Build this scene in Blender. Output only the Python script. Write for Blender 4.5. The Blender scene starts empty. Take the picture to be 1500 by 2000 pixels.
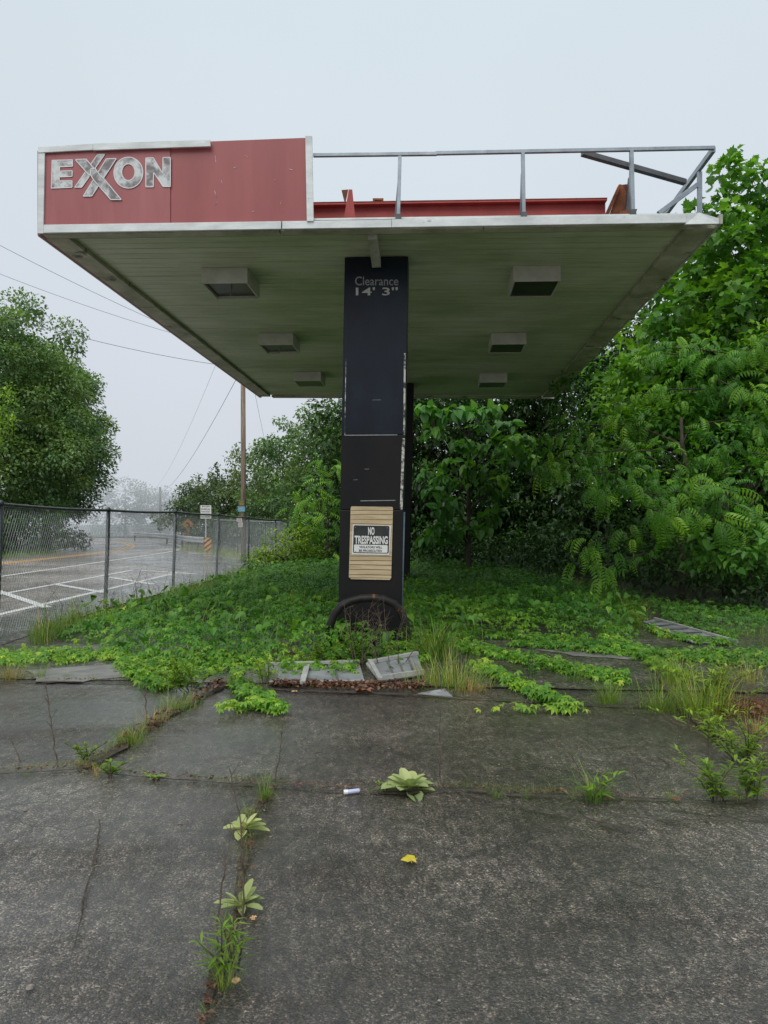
import bpy, math, random
import numpy as np
from mathutils import Vector, Matrix

random.seed(7); rng = np.random.default_rng(11)
sc = bpy.context.scene
COL = sc.collection
F = 1480.0; EYE = 1.45; HZ = 1024.0; CX = 750.0

# ------------------------------------------------------------------ picture <-> place
def P(px, py, Y): return Vector(((px-CX)/F*Y, Y, EYE+(HZ-py)/F*Y))
def G(px, py, z=0.0):
    Y = F*(EYE-z)/(py-HZ)
    return Vector(((px-CX)/F*Y, Y, z))
def Yg(py): return F*EYE/(py-HZ)

# ------------------------------------------------------------------ object helpers
def tag(o, label=None, cat=None, group=None, kind=None):
    if label: o['label'] = label
    if cat: o['category'] = cat
    if group: o['group'] = group
    if kind: o['kind'] = kind
    return o
def empty(name, loc, label=None, cat=None, group=None):
    o = bpy.data.objects.new(name, None); COL.objects.link(o)
    o.location = loc; o.empty_display_size = 0.2
    return tag(o, label, cat, group)
def wloc(o):
    v = Vector((0,0,0))
    while o is not None:
        v += o.location; o = o.parent
    return v
def link(name, me, mat, parent=None, loc=None):
    o = bpy.data.objects.new(name, me); COL.objects.link(o)
    if mat:
        me.materials.append(mat)
    if parent: o.parent = parent
    if loc is not None: o.location = loc
    return o

class MB:
    """collects shapes in world coordinates, links them as ONE mesh object"""
    def __init__(s): s.v=[]; s.f=[]
    def add(s, vs, fs):
        n=len(s.v); s.v += [Vector(p) for p in vs]; s.f += [tuple(i+n for i in f) for f in fs]; return s
    def quad(s,a,b,c,d): return s.add([a,b,c,d],[(0,1,2,3)])
    def poly(s,pts): return s.add(pts,[tuple(range(len(pts)))])
    def hexa(s, b, t):
        """b: 4 bottom points ccw, t: 4 top points"""
        return s.add(list(b)+list(t),[(3,2,1,0),(4,5,6,7),(0,1,5,4),(1,2,6,5),(2,3,7,6),(3,0,4,7)])
    def box(s,x0,x1,y0,y1,z0,z1):
        return s.hexa([(x0,y0,z0),(x1,y0,z0),(x1,y1,z0),(x0,y1,z0)],[(x0,y0,z1),(x1,y0,z1),(x1,y1,z1),(x0,y1,z1)])
    def obox(s,o,a,b,c):
        o=Vector(o);a=Vector(a);b=Vector(b);c=Vector(c)
        return s.hexa([o,o+a,o+a+b,o+b],[o+c,o+a+c,o+a+b+c,o+b+c])
    def bar(s,p,q,w,h=None,up=(0,0,1)):
        p=Vector(p);q=Vector(q);h=h or w
        d=(q-p).normalized(); up=Vector(up)
        if abs(d.dot(up))>.98: up=Vector((0,1,0))
        x=d.cross(up).normalized(); y=x.cross(d).normalized()
        o=p-x*w/2-y*h/2
        return s.hexa([o,o+x*w,o+x*w+y*h,o+y*h][::-1],[a+(q-p) for a in [o,o+x*w,o+x*w+y*h,o+y*h]][::-1])
    def prism(s,pts,n):
        """pts: polygon (list of Vector), extruded by vector n"""
        k=len(pts); n=Vector(n); pts=[Vector(p) for p in pts]
        return s.add(pts+[p+n for p in pts],[tuple(range(k-1,-1,-1)),tuple(range(k,2*k))]+[(i,(i+1)%k,k+(i+1)%k,k+i) for i in range(k)])
    def tube(s,pts,rs,seg=8,cap=True):
        pts=[Vector(p) for p in pts]; n=len(pts)
        if not hasattr(rs,'__len__'): rs=[rs]*n
        base=len(s.v); ref=Vector((.13,.31,.94))
        for i,p in enumerate(pts):
            d=(pts[min(i+1,n-1)]-pts[max(i-1,0)]).normalized()
            if abs(d.dot(ref))>.95: ref=Vector((1,.1,0))
            x=d.cross(ref).normalized(); y=x.cross(d)
            for k in range(seg):
                a=2*math.pi*k/seg
                s.v.append(p+x*(rs[i]*math.cos(a))+y*(rs[i]*math.sin(a)))
        for i in range(n-1):
            for k in range(seg):
                a=base+i*seg+k;b=base+i*seg+(k+1)%seg
                s.f.append((a,a+seg,b+seg,b))
        if cap:
            s.f.append(tuple(base+k for k in range(seg))); s.f.append(tuple(base+(n-1)*seg+k for k in range(seg-1,-1,-1)))
        return s
    def build(s,name,mat,parent=None,smooth=False,bevel=0,origin=None):
        me=bpy.data.meshes.new(name)
        off=wloc(parent) if parent else Vector(origin or (0,0,0))
        me.from_pydata([tuple(p-off) for p in s.v],[],s.f); me.validate(); me.update()
        if smooth: me.polygons.foreach_set('use_smooth',[True]*len(me.polygons))
        o=link(name,me,mat,parent)
        if not parent and origin: o.location=origin
        if bevel:
            b=o.modifiers.new('bevel','BEVEL'); b.width=bevel; b.segments=2; b.limit_method='ANGLE'
        return o

# ---- big instanced meshes (leaves, blades)
def np_build(name, parts, mat, parent=None, origin=None):
    """parts: list of (V (n,3), loops, totals, tint per vertex)"""
    off=np.array(wloc(parent) if parent else Vector(origin or (0,0,0)))
    Vs=[];Ls=[];Ts=[];C=[];b=0
    for V,L,T,c in parts:
        if len(V)==0: continue
        Vs.append(V-off);Ls.append(L+b);Ts.append(T);C.append(c);b+=len(V)
    V=np.concatenate(Vs).astype(np.float32);L=np.concatenate(Ls).astype(np.int32);T=np.concatenate(Ts).astype(np.int32);C=np.concatenate(C).astype(np.float32)
    me=bpy.data.meshes.new(name)
    me.vertices.add(len(V));me.vertices.foreach_set('co',V.ravel())
    me.loops.add(len(L));me.loops.foreach_set('vertex_index',L)
    me.polygons.add(len(T));st=np.concatenate([[0],np.cumsum(T)[:-1]]).astype(np.int32)
    me.polygons.foreach_set('loop_start',st);me.polygons.foreach_set('loop_total',T)
    at=me.attributes.new('tint','FLOAT','POINT');at.data.foreach_set('value',C)
    me.update(calc_edges=True)
    o=link(name,me,mat,parent)
    if not parent and origin: o.location=origin
    return o
def inst(tpl, ax, nr, pos, scale, tint):
    """instance template; ax leaf axis (N,3), nr approx normal (N,3)"""
    tv,tl,tt=tpl; N=len(pos)
    ax=ax/(np.linalg.norm(ax,axis=1,keepdims=True)+1e-9)
    sd=np.cross(ax,nr); sd/= (np.linalg.norm(sd,axis=1,keepdims=True)+1e-9)
    nn=np.cross(sd,ax)
    R=np.stack([sd,ax,nn],axis=2)*np.asarray(scale).reshape(-1,1,1)
    V=(np.einsum('nij,kj->nki',R,tv)+pos[:,None,:]).reshape(-1,3)
    k=len(tv)
    L=(tl[None,:]+(np.arange(N)*k)[:,None]).ravel()
    T=np.tile(tt,N)
    return V,L,T,np.repeat(tint,k)
def tpl(vs,fs):
    return np.array(vs,float),np.array([i for f in fs for i in f]),np.array([len(f) for f in fs])
def merge_tpl(lst):
    V=[];Ls=[];T=[];b=0
    for v,l,t in lst: V.append(v);Ls.append(l+b);T.append(t);b+=len(v)
    return np.concatenate(V),np.concatenate(Ls),np.concatenate(T)
# leaf axis +Y, length 1, normal +Z
def leaf_simple(w=.5,bend=.18,fold=.12):
    return tpl([(0,0,0),(-w/2,.45,fold),(0,.5,0),(w/2,.45,fold),(0,1,-bend)],[(0,2,1),(0,3,2),(2,4,1),(2,3,4)])
def leaf_quad(w=.6,bend=.15):
    return tpl([(0,0,0),(-w/2,.5,.06),(w/2,.5,.06),(0,1,-bend)],[(0,2,3,1)])
def leaf_lobed():
    h=[(0,0),(.18,-.05),(.42,.08),(.34,.24),(.56,.52),(.30,.50),(.26,.72),(.14,.70),(0,1)]
    n=len(h)
    def z(x,y): return .25*abs(x)-.25*y*y
    V=[(x,y,z(x,y)) for x,y in h]+[(-x,y,z(x,y)) for x,y in h]
    return tpl(V,[tuple(range(n)),tuple(range(2*n-1,n-1,-1))])
def leaf_heart():
    h=[(0,0),(.2,-.1),(.36,.06),(.4,.28),(.3,.58),(.12,.84),(0,1)]
    n=len(h)
    def z(x,y): return .22*abs(x)-.38*y*y
    V=[(x,y,z(x,y)) for x,y in h]+[(-x,y,z(x,y)) for x,y in h]
    return tpl(V,[tuple(range(n)),tuple(range(2*n-1,n-1,-1))])
def xf(t,mat3,off): return (t[0]@np.array(mat3).T+np.array(off),t[1],t[2])
def rotz(a): c,s=math.cos(a),math.sin(a); return np.array([[c,-s,0],[s,c,0],[0,0,1]])
def rotx(a): c,s=math.cos(a),math.sin(a); return np.array([[1,0,0],[0,c,-s],[0,s,c]])
def frond(pairs=7,droop=1.3,ll=.30,lw=.36):
    """pinnate leaf, unit length along y, drooping"""
    out=[];pts=[]
    n=pairs+1;y=z=0;a=.25
    for i in range(n+1):
        pts.append((y,z,a))
        y+=math.cos(a)/n; z+=math.sin(a)/n; a-=droop/n
    rv=[];rf=[]
    for i,(y,z,a) in enumerate(pts):
        w=.012*(1-i/n)+.003
        rv+= [(-w,y,z),(w,y,z)]
        if i<n: rf.append((2*i,2*i+1,2*i+3,2*i+2))
    out.append(tpl(rv,rf))
    lf=leaf_simple(lw,.25,.07)
    for i in range(1,n+1):
        y,z,a=pts[i]; s=ll*(1-.35*abs(i/n-.45))
        for sg in ((-1,1) if i<n else (0,)):
            M=rotx(a)@rotz(-sg*1.05)@rotx(-.45 if sg else -.1)
            out.append(xf(lf,M*s,(0,y,z)))
    return merge_tpl(out)
def palmate(k=5,l=1.0):
    out=[]
    lf=leaf_simple(.42,.22,.08)
    for i in range(k):
        a=(i-(k-1)/2)*.95
        out.append(xf(lf,rotz(a)@rotx(-.25)*(l*(1-.1*abs(i-(k-1)/2))),(0,0,0)))
    return merge_tpl(out)
def blade(bend=.5,w=.03,n=4):
    V=[];Fc=[]
    y=z=0;a=math.pi/2
    for i in range(n+1):
        ww=w*(1-i/n)**.7+.001
        V+=[(-ww/2,y,z),(ww/2,y,z)]
        y+=math.cos(a)/n;z+=math.sin(a)/n;a-=bend*2/n
        if i<n: Fc.append((2*i,2*i+1,2*i+3,2*i+2))
    return tpl(V,Fc)
LEAF=leaf_simple();QUAD=leaf_quad();LOBED=leaf_lobed();HEART=leaf_heart();FROND=frond(7,1.2,.27,.30);FROND2=frond(8,2.2,.25,.28);PALM=palmate()
LANCE=leaf_simple(.27,.3,.05);BROAD=leaf_simple(.55,.15,.1)
BLADES=[blade(.15,.016),blade(.4,.018),blade(.7,.017),blade(1.1,.016)]

# ------------------------------------------------------------------ materials
def new_mat(name):
    m=bpy.data.materials.new(name);m.use_nodes=True
    nt=m.node_tree;b=nt.nodes['Principled BSDF'];return m,nt,b
def node(nt,t,**kw):
    n=nt.nodes.new(t)
    for k,v in kw.items():
        if k in n.inputs: n.inputs[k].default_value=v
        else: setattr(n,k,v)
    return n
def ramp(nt,fac,stops,interp='LINEAR'):
    r=nt.nodes.new('ShaderNodeValToRGB');r.color_ramp.interpolation=interp
    e=r.color_ramp.elements
    while len(e)<len(stops): e.new(.5)
    for el,(p,c) in zip(e,stops):
        el.position=p; el.color=(c[0],c[1],c[2],1) if hasattr(c,'__len__') else (c,c,c,1)
    nt.links.new(fac,r.inputs[0]);return r.outputs[0]
def mix(nt,fac,a,b,mode='MIX'):
    m=nt.nodes.new('ShaderNodeMix');m.data_type='RGBA';m.blend_type=mode
    for s,v in ((m.inputs[0],fac),(m.inputs[6],a),(m.inputs[7],b)):
        if hasattr(v,'is_linked'): nt.links.new(v,s)
        elif hasattr(v,'__len__'): s.default_value=(v[0],v[1],v[2],1)
        else: s.default_value=v
    return m.outputs[2]
def pos(nt,scale=None):
    g=nt.nodes.new('ShaderNodeNewGeometry')
    if scale is None: return g.outputs['Position']
    mp=nt.nodes.new('ShaderNodeMapping');mp.inputs['Scale'].default_value=scale
    nt.links.new(g.outputs['Position'],mp.inputs[0]);return mp.outputs[0]
def noise(nt,vec,scale,detail=5,rough=.6):
    n=node(nt,'ShaderNodeTexNoise',Scale=scale,Detail=detail,Roughness=rough)
    nt.links.new(vec,n.inputs['Vector']);return n.outputs[0]
def bump(nt,b,h,strength,dist):
    n=node(nt,'ShaderNodeBump',Strength=strength,Distance=dist)
    nt.links.new(h,n.inputs['Height']);nt.links.new(n.outputs[0],b.inputs['Normal'])
def simple(name,c1,c2,scale=6,rough=.6,metal=0,spec=.5,stretch=(1,1,1),lo=.35,hi=.65,bmp=0,extra=None):
    m,nt,b=new_mat(name);p=pos(nt,stretch)
    n=noise(nt,p,scale,7,.65)
    c=ramp(nt,n,[(lo,c1),(hi,c2)])
    if extra:   # spots of another colour (rust, grime): (colour, scale, threshold)
        ec,es,et=extra
        n2=noise(nt,pos(nt,stretch),es,6,.7)
        c=mix(nt,ramp(nt,n2,[(et,0),(et+.07,1)]),c,ec)
    nt.links.new(c,b.inputs['Base Color'])
    b.inputs['Roughness'].default_value=rough;b.inputs['Metallic'].default_value=metal
    b.inputs['Specular IOR Level'].default_value=spec
    if bmp: bump(nt,b,n,bmp,.02)
    return m
def leafmat(name,stops,rough=.42,trans=.28,spec=.4,gain=(1.75,1.6,1.25)):
    m,nt,b=new_mat(name)
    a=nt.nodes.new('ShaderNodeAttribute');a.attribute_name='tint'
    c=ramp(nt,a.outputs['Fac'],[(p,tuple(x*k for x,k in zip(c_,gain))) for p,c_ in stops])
    n=noise(nt,pos(nt),1.1,3)
    c=mix(nt,1.0,c,ramp(nt,n,[(.3,.72),(.7,1.2)]),'MULTIPLY')
    c=mix(nt,1.0,c,ramp(nt,noise(nt,pos(nt),.55,4),[(.36,(.80,.96,1.1)),(.5,(.97,1,1)),(.68,(1.2,1.06,.8))]),'MULTIPLY')
    nt.links.new(c,b.inputs['Base Color']);b.inputs['Roughness'].default_value=rough
    b.inputs['Specular IOR Level'].default_value=spec
    t=nt.nodes.new('ShaderNodeBsdfTranslucent')
    c2=mix(nt,1.0,c,(1.25,1.35,.5),'MULTIPLY');nt.links.new(c2,t.inputs[0])
    ms=nt.nodes.new('ShaderNodeMixShader');ms.inputs[0].default_value=trans
    nt.links.new(b.outputs[0],ms.inputs[1]);nt.links.new(t.outputs[0],ms.inputs[2])
    nt.links.new(ms.outputs[0],nt.nodes['Material Output'].inputs[0])
    return m

def math_(nt,op,a,b,c=None):
    n=nt.nodes.new('ShaderNodeMath');n.operation=op
    for k,v in enumerate((a,b) if c is None else (a,b,c)):
        if hasattr(v,'is_linked'): nt.links.new(v,n.inputs[k])
        else: n.inputs[k].default_value=v
    return n.outputs[0]
def asphalt(name,dark,light,speck,scale=85,rough=(.3,.62),stain=.9,wet=.75):
    m,nt,b=new_mat(name);p0=pos(nt)
    # warp so that the stones are not evenly spaced
    nw=node(nt,'ShaderNodeTexNoise',Scale=30,Detail=3);nt.links.new(p0,nw.inputs['Vector'])
    va=nt.nodes.new('ShaderNodeVectorMath');va.operation='MULTIPLY_ADD';nt.links.new(nw.outputs['Color'],va.inputs[0])
    va.inputs[1].default_value=(.007,.007,.007);nt.links.new(p0,va.inputs[2]);p=va.outputs[0]
    def vor(sc_):
        v=node(nt,'ShaderNodeTexVoronoi',Scale=sc_);nt.links.new(p,v.inputs['Vector'])
        sp=nt.nodes.new('ShaderNodeSeparateColor');nt.links.new(v.outputs['Color'],sp.inputs[0]);return v,sp
    v,sep=vor(scale);v2,sep2=vor(scale*.5);v3,sep3=vor(scale*2.1)
    c=ramp(nt,sep.outputs[0],[(0,dark),(.55,[(d*.6+l*.4) for d,l in zip(dark,light)]),(.82,light),(1,[x*1.9 for x in light])])
    c3=ramp(nt,sep3.outputs[0],[(0,.45),(.6,1),(1,1.9)])
    c=mix(nt,1.0,c,c3,'MULTIPLY')
    st=ramp(nt,sep2.outputs[1],[(.90,0),(.99,.8)]);near=ramp(nt,v2.outputs['Distance'],[(.22,1),(.4,0)])
    c=mix(nt,mix(nt,1.0,st,near,'MULTIPLY'),c,speck)
    n1=noise(nt,p0,stain,7,.62);n2=noise(nt,p0,9,7,.72);n4=noise(nt,pos(nt,(1,.35,1)),26,5,.7)
    c=mix(nt,1.0,c,ramp(nt,n1,[(.34,(.46,.41,.37)),(.5,(.9,.86,.81)),(.66,(1.65,1.62,1.6))]),'MULTIPLY')
    c=mix(nt,1.0,c,ramp(nt,n2,[(.32,.55),(.68,1.45)]),'MULTIPLY')
    c=mix(nt,1.0,c,ramp(nt,n4,[(.36,.5),(.5,.9),(.62,1.35),(.72,2.1)]),'MULTIPLY')
    # hairline crack network, only in places
    nw2=node(nt,'ShaderNodeTexNoise',Scale=2.2,Detail=5);nt.links.new(p0,nw2.inputs['Vector'])
    vb=nt.nodes.new('ShaderNodeVectorMath');vb.operation='MULTIPLY_ADD';nt.links.new(nw2.outputs['Color'],vb.inputs[0])
    vb.inputs[1].default_value=(.5,.5,.5);nt.links.new(p0,vb.inputs[2])
    ve=node(nt,'ShaderNodeTexVoronoi',Scale=.95);ve.feature='DISTANCE_TO_EDGE';nt.links.new(vb.outputs[0],ve.inputs['Vector'])
    ck=math_(nt,'MULTIPLY',ramp(nt,ve.outputs['Distance'],[(.003,1),(.011,0)]),ramp(nt,noise(nt,p0,.8,3,.5),[(.47,0),(.56,.8)]))
    c=mix(nt,ck,c,(.012,.010,.008))
    # old oil and damp stains
    c=mix(nt,1.0,c,ramp(nt,noise(nt,pos(nt,(1,.6,1)),.42,5,.55),[(.36,(.60,.54,.49)),(.55,(1.05,1.03,1.0)),(.7,(1.25,1.25,1.25))]),'MULTIPLY')
    nt.links.new(c,b.inputs['Base Color'])
    r=ramp(nt,noise(nt,p0,1.7,5,.6),[(.35,rough[0]),(.65,rough[1])]);nt.links.new(r,b.inputs['Roughness'])
    wn=noise(nt,pos(nt,(.55,1.2,1)),1.15,6,.62)
    nt.links.new(ramp(nt,wn,[(.36,.4*wet),(.52,1.0 if wet>.5 else wet)]),b.inputs['Coat Weight']);b.inputs['Coat Roughness'].default_value=.17;b.inputs['Coat IOR'].default_value=1.7
    h=math_(nt,'MULTIPLY_ADD',v.outputs['Distance'],-.8,noise(nt,p0,55,6,.75))
    h=math_(nt,'MULTIPLY_ADD',v2.outputs['Distance'],-.5,h)
    h=math_(nt,'MULTIPLY_ADD',noise(nt,pos(nt,(1,.5,1)),17,4,.65),1.6,h)
    bump(nt,b,h,1.0,.013)
    bn=[n for n in nt.nodes if n.type=='BUMP'][0]
    b2=node(nt,'ShaderNodeBump',Strength=.5,Distance=.008);nt.links.new(math_(nt,'MULTIPLY_ADD',noise(nt,pos(nt,(1,.45,1)),16,4,.6),1.5,noise(nt,p0,34,6,.8)),b2.inputs['Height']);nt.links.new(b2.outputs[0],b.inputs['Coat Normal'])
    return m

M={}
M['asphalt']=asphalt('wet_asphalt',(.044,.038,.0325),(.168,.149,.130),(.40,.37,.33),135,(.22,.5))
M['apron']=asphalt('worn_concrete',(.060,.054,.048),(.15,.138,.125),(.42,.40,.37),60,(.3,.6),1.3)
M['slab']=simple('smooth_concrete',(.13,.125,.115),(.24,.23,.21),5,.5,bmp=.2)
M['road']=asphalt('road_asphalt',(.22,.20,.20),(.33,.305,.305),(.3,.3,.3),40,(.35,.5),.3,.4)
M['gravel']=asphalt('wet_gravel',(.06,.058,.056),(.22,.21,.205),(.5,.5,.5),26,(.3,.5),.6)
M['soil']=simple('dark_soil',(.018,.014,.010),(.06,.045,.03),14,.8,bmp=.5)
M['ground']=simple('ground_earth',(.02,.026,.010),(.055,.06,.025),3,.9,bmp=.5)
M['crack']=simple('crack_dirt',(.012,.009,.007),(.085,.062,.042),30,.85,bmp=.6)
def line_paint(name,c):
    m=simple(name,[x*.55 for x in c],c,9,.5,lo=.3,hi=.5);return m
M['white_line']=line_paint('worn_white_paint',(.66,.66,.64));M['yellow_line']=line_paint('worn_yellow_paint',(.75,.38,.04))
M['trim']=simple('white_trim_metal',(.52,.55,.54),(.74,.77,.77),3,.45,stretch=(1,1,2.5),extra=((.30,.29,.25),5,.66))
M['trim_dirty']=simple('stained_trim_metal',(.30,.30,.24),(.55,.56,.50),3.5,.5,extra=((.12,.09,.06),4,.62))
M['red']=simple('faded_red_panel',(.30,.072,.075),(.37,.108,.112),2.2,.42,stretch=(1.6,1.6,.22),extra=((.42,.25,.22),7,.76))
M['red2']=simple('red_panel',(.275,.056,.057),(.335,.078,.079),1.8,.4,stretch=(1.5,1.5,.22),extra=((.38,.2,.17),9,.745))
M['letter']=simple('weathered_white_letter',(.17,.15,.155),(.60,.62,.62),7.5,.5,lo=.42,hi=.60)
M['letter_edge']=simple('white_letter_edge',(.6,.6,.6),(.7,.7,.7),5,.5)
def soffit_mat():
    m,nt,b=new_mat('aged_soffit')
    n=noise(nt,pos(nt,(.5,1,1)),.9,6,.65);n2=noise(nt,pos(nt,(.8,9,1)),1.6,5,.6)
    c=ramp(nt,n,[(.3,(.33,.40,.22)),(.52,(.56,.60,.43)),(.75,(.72,.72,.62))])
    c=mix(nt,1.0,c,ramp(nt,n2,[(.35,.87),(.65,1.08)]),'MULTIPLY')
    nt.links.new(c,b.inputs['Base Color']);b.inputs['Roughness'].default_value=.42
    return m
M['soffit']=soffit_mat()
M['edge']=simple('stained_perimeter_flange',(.28,.28,.19),(.58,.56,.45),2.5,.5,extra=((.10,.08,.05),3,.6))
M['fixture']=simple('dull_fixture_metal',(.46,.45,.39),(.6,.58,.52),4,.5)
M['lens']=simple('dark_lens',(.02,.02,.017),(.05,.05,.04),5,.3)
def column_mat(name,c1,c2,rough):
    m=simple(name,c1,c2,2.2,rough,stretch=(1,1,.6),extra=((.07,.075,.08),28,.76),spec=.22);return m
M['col_up']=column_mat('column_paint_sky_reflection',(.007,.009,.014),(.013,.019,.030),.30)  # navy tone is the sky's reflection, put into the panel colour
M['col_low']=column_mat('black_column_paint',(.006,.006,.007),(.012,.011,.011),.5)
M['primer']=simple('peeling_primer_edge',(.02,.022,.025),(.55,.53,.48),12,.6,lo=.44,hi=.56)
M['conduit']=simple('blue_conduit',(.06,.09,.12),(.13,.17,.21),8,.45)
M['black']=simple('black_paint',(.010,.010,.010),(.02,.02,.02),6,.5)
M['greytext']=simple('grey_lettering',(.20,.20,.20),(.30,.30,.30),20,.5)
M['paletext']=simple('pale_lettering',(.36,.37,.33),(.52,.52,.48),20,.5)
M['ply']=simple('weathered_board',(.40,.30,.17),(.58,.46,.29),3,.75,stretch=(1,1,7),extra=((.10,.06,.03),3.5,.68),bmp=.15)
M['groove']=simple('board_groove',(.03,.018,.01),(.10,.06,.03),9,.9)
M['sign_white']=simple('sign_white',(.60,.60,.57),(.72,.72,.70),5,.5)
M['sign_black']=simple('sign_black',(.012,.012,.012),(.03,.03,.03),8,.45)
M['bumper']=simple('scuffed_black_pipe',(.008,.008,.008),(.020,.018,.017),6,.5,spec=.25,extra=((.16,.07,.035),5,.57))
M['galv']=simple('galvanised_steel',(.24,.27,.30),(.36,.40,.44),5,.4,metal=.45,extra=((.20,.09,.04),7,.64))
M['galv_dark']=simple('dark_steel',(.06,.065,.07),(.12,.125,.13),5,.5,extra=((.12,.06,.03),6,.62))
M['beam']=simple('red_oxide_beam',(.34,.045,.04),(.48,.075,.065),3,.55,extra=((.20,.07,.03),6,.66))
M['rust']=simple('rusted_steel',(.10,.028,.012),(.32,.105,.045),7,.8,bmp=.3)
M['fence']=simple('fence_steel',(.03,.038,.04),(.085,.095,.10),6,.45,metal=.3)
M['wire']=simple('chain_wire',(.16,.18,.18),(.30,.33,.33),6,.4,metal=.5)
M['guard']=simple('guardrail_steel',(.42,.44,.46),(.58,.60,.62),4,.4,metal=.3)
M['orange']=simple('orange_sign',(.62,.24,.03),(.75,.32,.04),6,.5)
M['blue_sign']=simple('blue_sign',(.03,.26,.48),(.05,.33,.58),6,.5)
M['yellow_text']=simple('yellow_lettering',(.68,.50,.08),(.75,.6,.12),6,.5)
M['redtext']=simple('dark_red_lettering',(.25,.03,.04),(.3,.05,.05),6,.5)
M['pole']=simple('weathered_pole',(.13,.085,.06),(.33,.26,.20),5,.85,stretch=(4,4,.25),bmp=.4)
M['cable']=simple('cable_black',(.14,.14,.15),(.2,.2,.21),4,.6)
M['bark']=simple('bark',(.028,.022,.016),(.085,.068,.05),9,.9,stretch=(2,2,.4),bmp=.6)
M['sheet']=simple('fallen_sheet_metal',(.15,.155,.16),(.30,.31,.32),3,.42,extra=((.09,.07,.05),5,.55))
M['rib']=simple('sheet_rib',(.06,.06,.06),(.16,.16,.16),6,.6)
M['rimw']=simple('sheet_rim',(.30,.30,.28),(.46,.46,.44),5,.5,extra=((.2,.14,.09),8,.62))
M['dead']=simple('dead_leaf',(.10,.035,.018),(.24,.10,.05),14,.65)
M['yellow_leaf']=simple('yellow_leaf',(.62,.36,.02),(.45,.45,.03),18,.5)
M['tan_leaf']=simple('tan_leaf',(.50,.27,.12),(.58,.40,.22),16,.6)
M['litter_white']=simple('litter_plastic',(.7,.7,.74),(.78,.78,.82),10,.4)
M['litter_lilac']=simple('litter_label',(.42,.42,.62),(.52,.52,.7),10,.4)
M['stone']=simple('loose_stone',(.10,.08,.06),(.30,.26,.22),20,.7)
M['twig']=simple('dry_twig',(.045,.030,.022),(.12,.085,.06),20,.8)
M['lf_left']=leafmat('mixed_woodland_leaves',[(0,(.030,.062,.024)),(.55,(.064,.122,.045)),(1,(.115,.185,.070))],gain=(2.2,2.0,1.7))
M['lf_haze']=leafmat('haze_bleached_leaves',[(0,(.05,.085,.045)),(.5,(.09,.14,.07)),(1,(.14,.20,.10))])  # leaf colour bleached: distance haze is painted in
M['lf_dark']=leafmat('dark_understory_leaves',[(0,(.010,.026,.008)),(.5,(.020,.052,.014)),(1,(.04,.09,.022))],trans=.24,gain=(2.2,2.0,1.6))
M['lf_maple']=leafmat('lobed_tree_leaves',[(0,(.024,.075,.014)),(.55,(.058,.150,.022)),(1,(.13,.25,.04))],trans=.42,gain=(1.95,1.85,1.45))
M['lf_frond']=leafmat('compound_tree_leaves',[(0,(.024,.078,.012)),(.5,(.058,.155,.020)),(1,(.15,.27,.035))],trans=.42,gain=(1.95,1.85,1.45))
M['lf_heart']=leafmat('broad_tree_leaves',[(0,(.020,.068,.014)),(.5,(.042,.12,.024)),(1,(.085,.18,.04))],trans=.38,gain=(2.4,2.2,1.7))
M['lf_vine']=leafmat('vine_leaves',[(0,(.022,.075,.012)),(.5,(.058,.155,.020)),(.85,(.15,.26,.03)),(1,(.26,.34,.04))],trans=.34,gain=(1.9,1.8,1.35))
M['lf_yellow']=leafmat('yellowgreen_leaves',[(0,(.05,.11,.015)),(.5,(.12,.22,.025)),(1,(.24,.34,.045))],trans=.34)
M['grass']=leafmat('grass_blades',[(0,(.040,.10,.014)),(.45,(.095,.18,.03)),(.75,(.20,.25,.06)),(1,(.36,.26,.12))],trans=.3)
M['drygrass']=leafmat('dry_grass_blades',[(0,(.10,.15,.03)),(.4,(.24,.22,.08)),(.8,(.36,.23,.11)),(1,(.22,.09,.05))],trans=.25)
M['redgrass']=leafmat('dead_red_grass',[(0,(.06,.022,.013)),(.6,(.14,.055,.034)),(1,(.26,.14,.085))],trans=.12,gain=(1,1,1))
M['mullein']=leafmat('pale_felted_leaves',[(0,(.22,.27,.11)),(.6,(.38,.42,.19)),(1,(.48,.49,.28))],rough=.8,trans=.2,spec=.15,gain=(1.1,1.08,1))

# ------------------------------------------------------------------ ground
def sheet(name,pts,z,mat,kind='structure',label=None):
    mb=MB();mb.poly([(p[0],p[1],z) for p in pts]);o=mb.build(name,mat);o['kind']=kind;return o
mb=MB();mb.quad((-900,-60,-.012),(900,-60,-.012),(900,1800,-.012),(-900,1800,-.012));tag(mb.build('ground',M['ground']),kind='structure')
# forecourt asphalt (subtle heave) : grid
def grid_sheet(name,outline_fn,x0,x1,y0,y1,step,mat,z,amp):
    xs=np.arange(x0,x1+1e-6,step);ys=np.arange(y0,y1+1e-6,step)
    mbv=[];idx={}
    for j,y in enumerate(ys):
        for i,x in enumerate(xs):
            h=amp*(math.sin(x*1.3+y*.7)+math.sin(y*1.9-x*.5)+.6*math.sin(3.1*x+2.3*y))*.33
            idx[i,j]=len(mbv);mbv.append((x,y,z+h))
    fs=[(idx[i,j],idx[i+1,j],idx[i+1,j+1],idx[i,j+1]) for j in range(len(ys)-1) for i in range(len(xs)-1) if outline_fn((xs[i]+xs[i+1])/2,(ys[j]+ys[j+1])/2)]
    me=bpy.data.meshes.new(name);me.from_pydata(mbv,[],fs);me.update()
    me.polygons.foreach_set('use_smooth',[True]*len(fs))
    o=link(name,me,mat);o['kind']='structure';return o
def joint_y(x): # front edge of the apron: 7.0 at left, 5.95 at right
    return 6.75-.085*x
grid_sheet('pavement',lambda x,y:True,-7,14,-4,11,.5,M['asphalt'],.006,.006)
ap=[]
for i in range(43):
    x=-6.4+i*.45; ap.append((x,joint_y(x)+.03*math.sin(i*2.3),.0))
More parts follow.
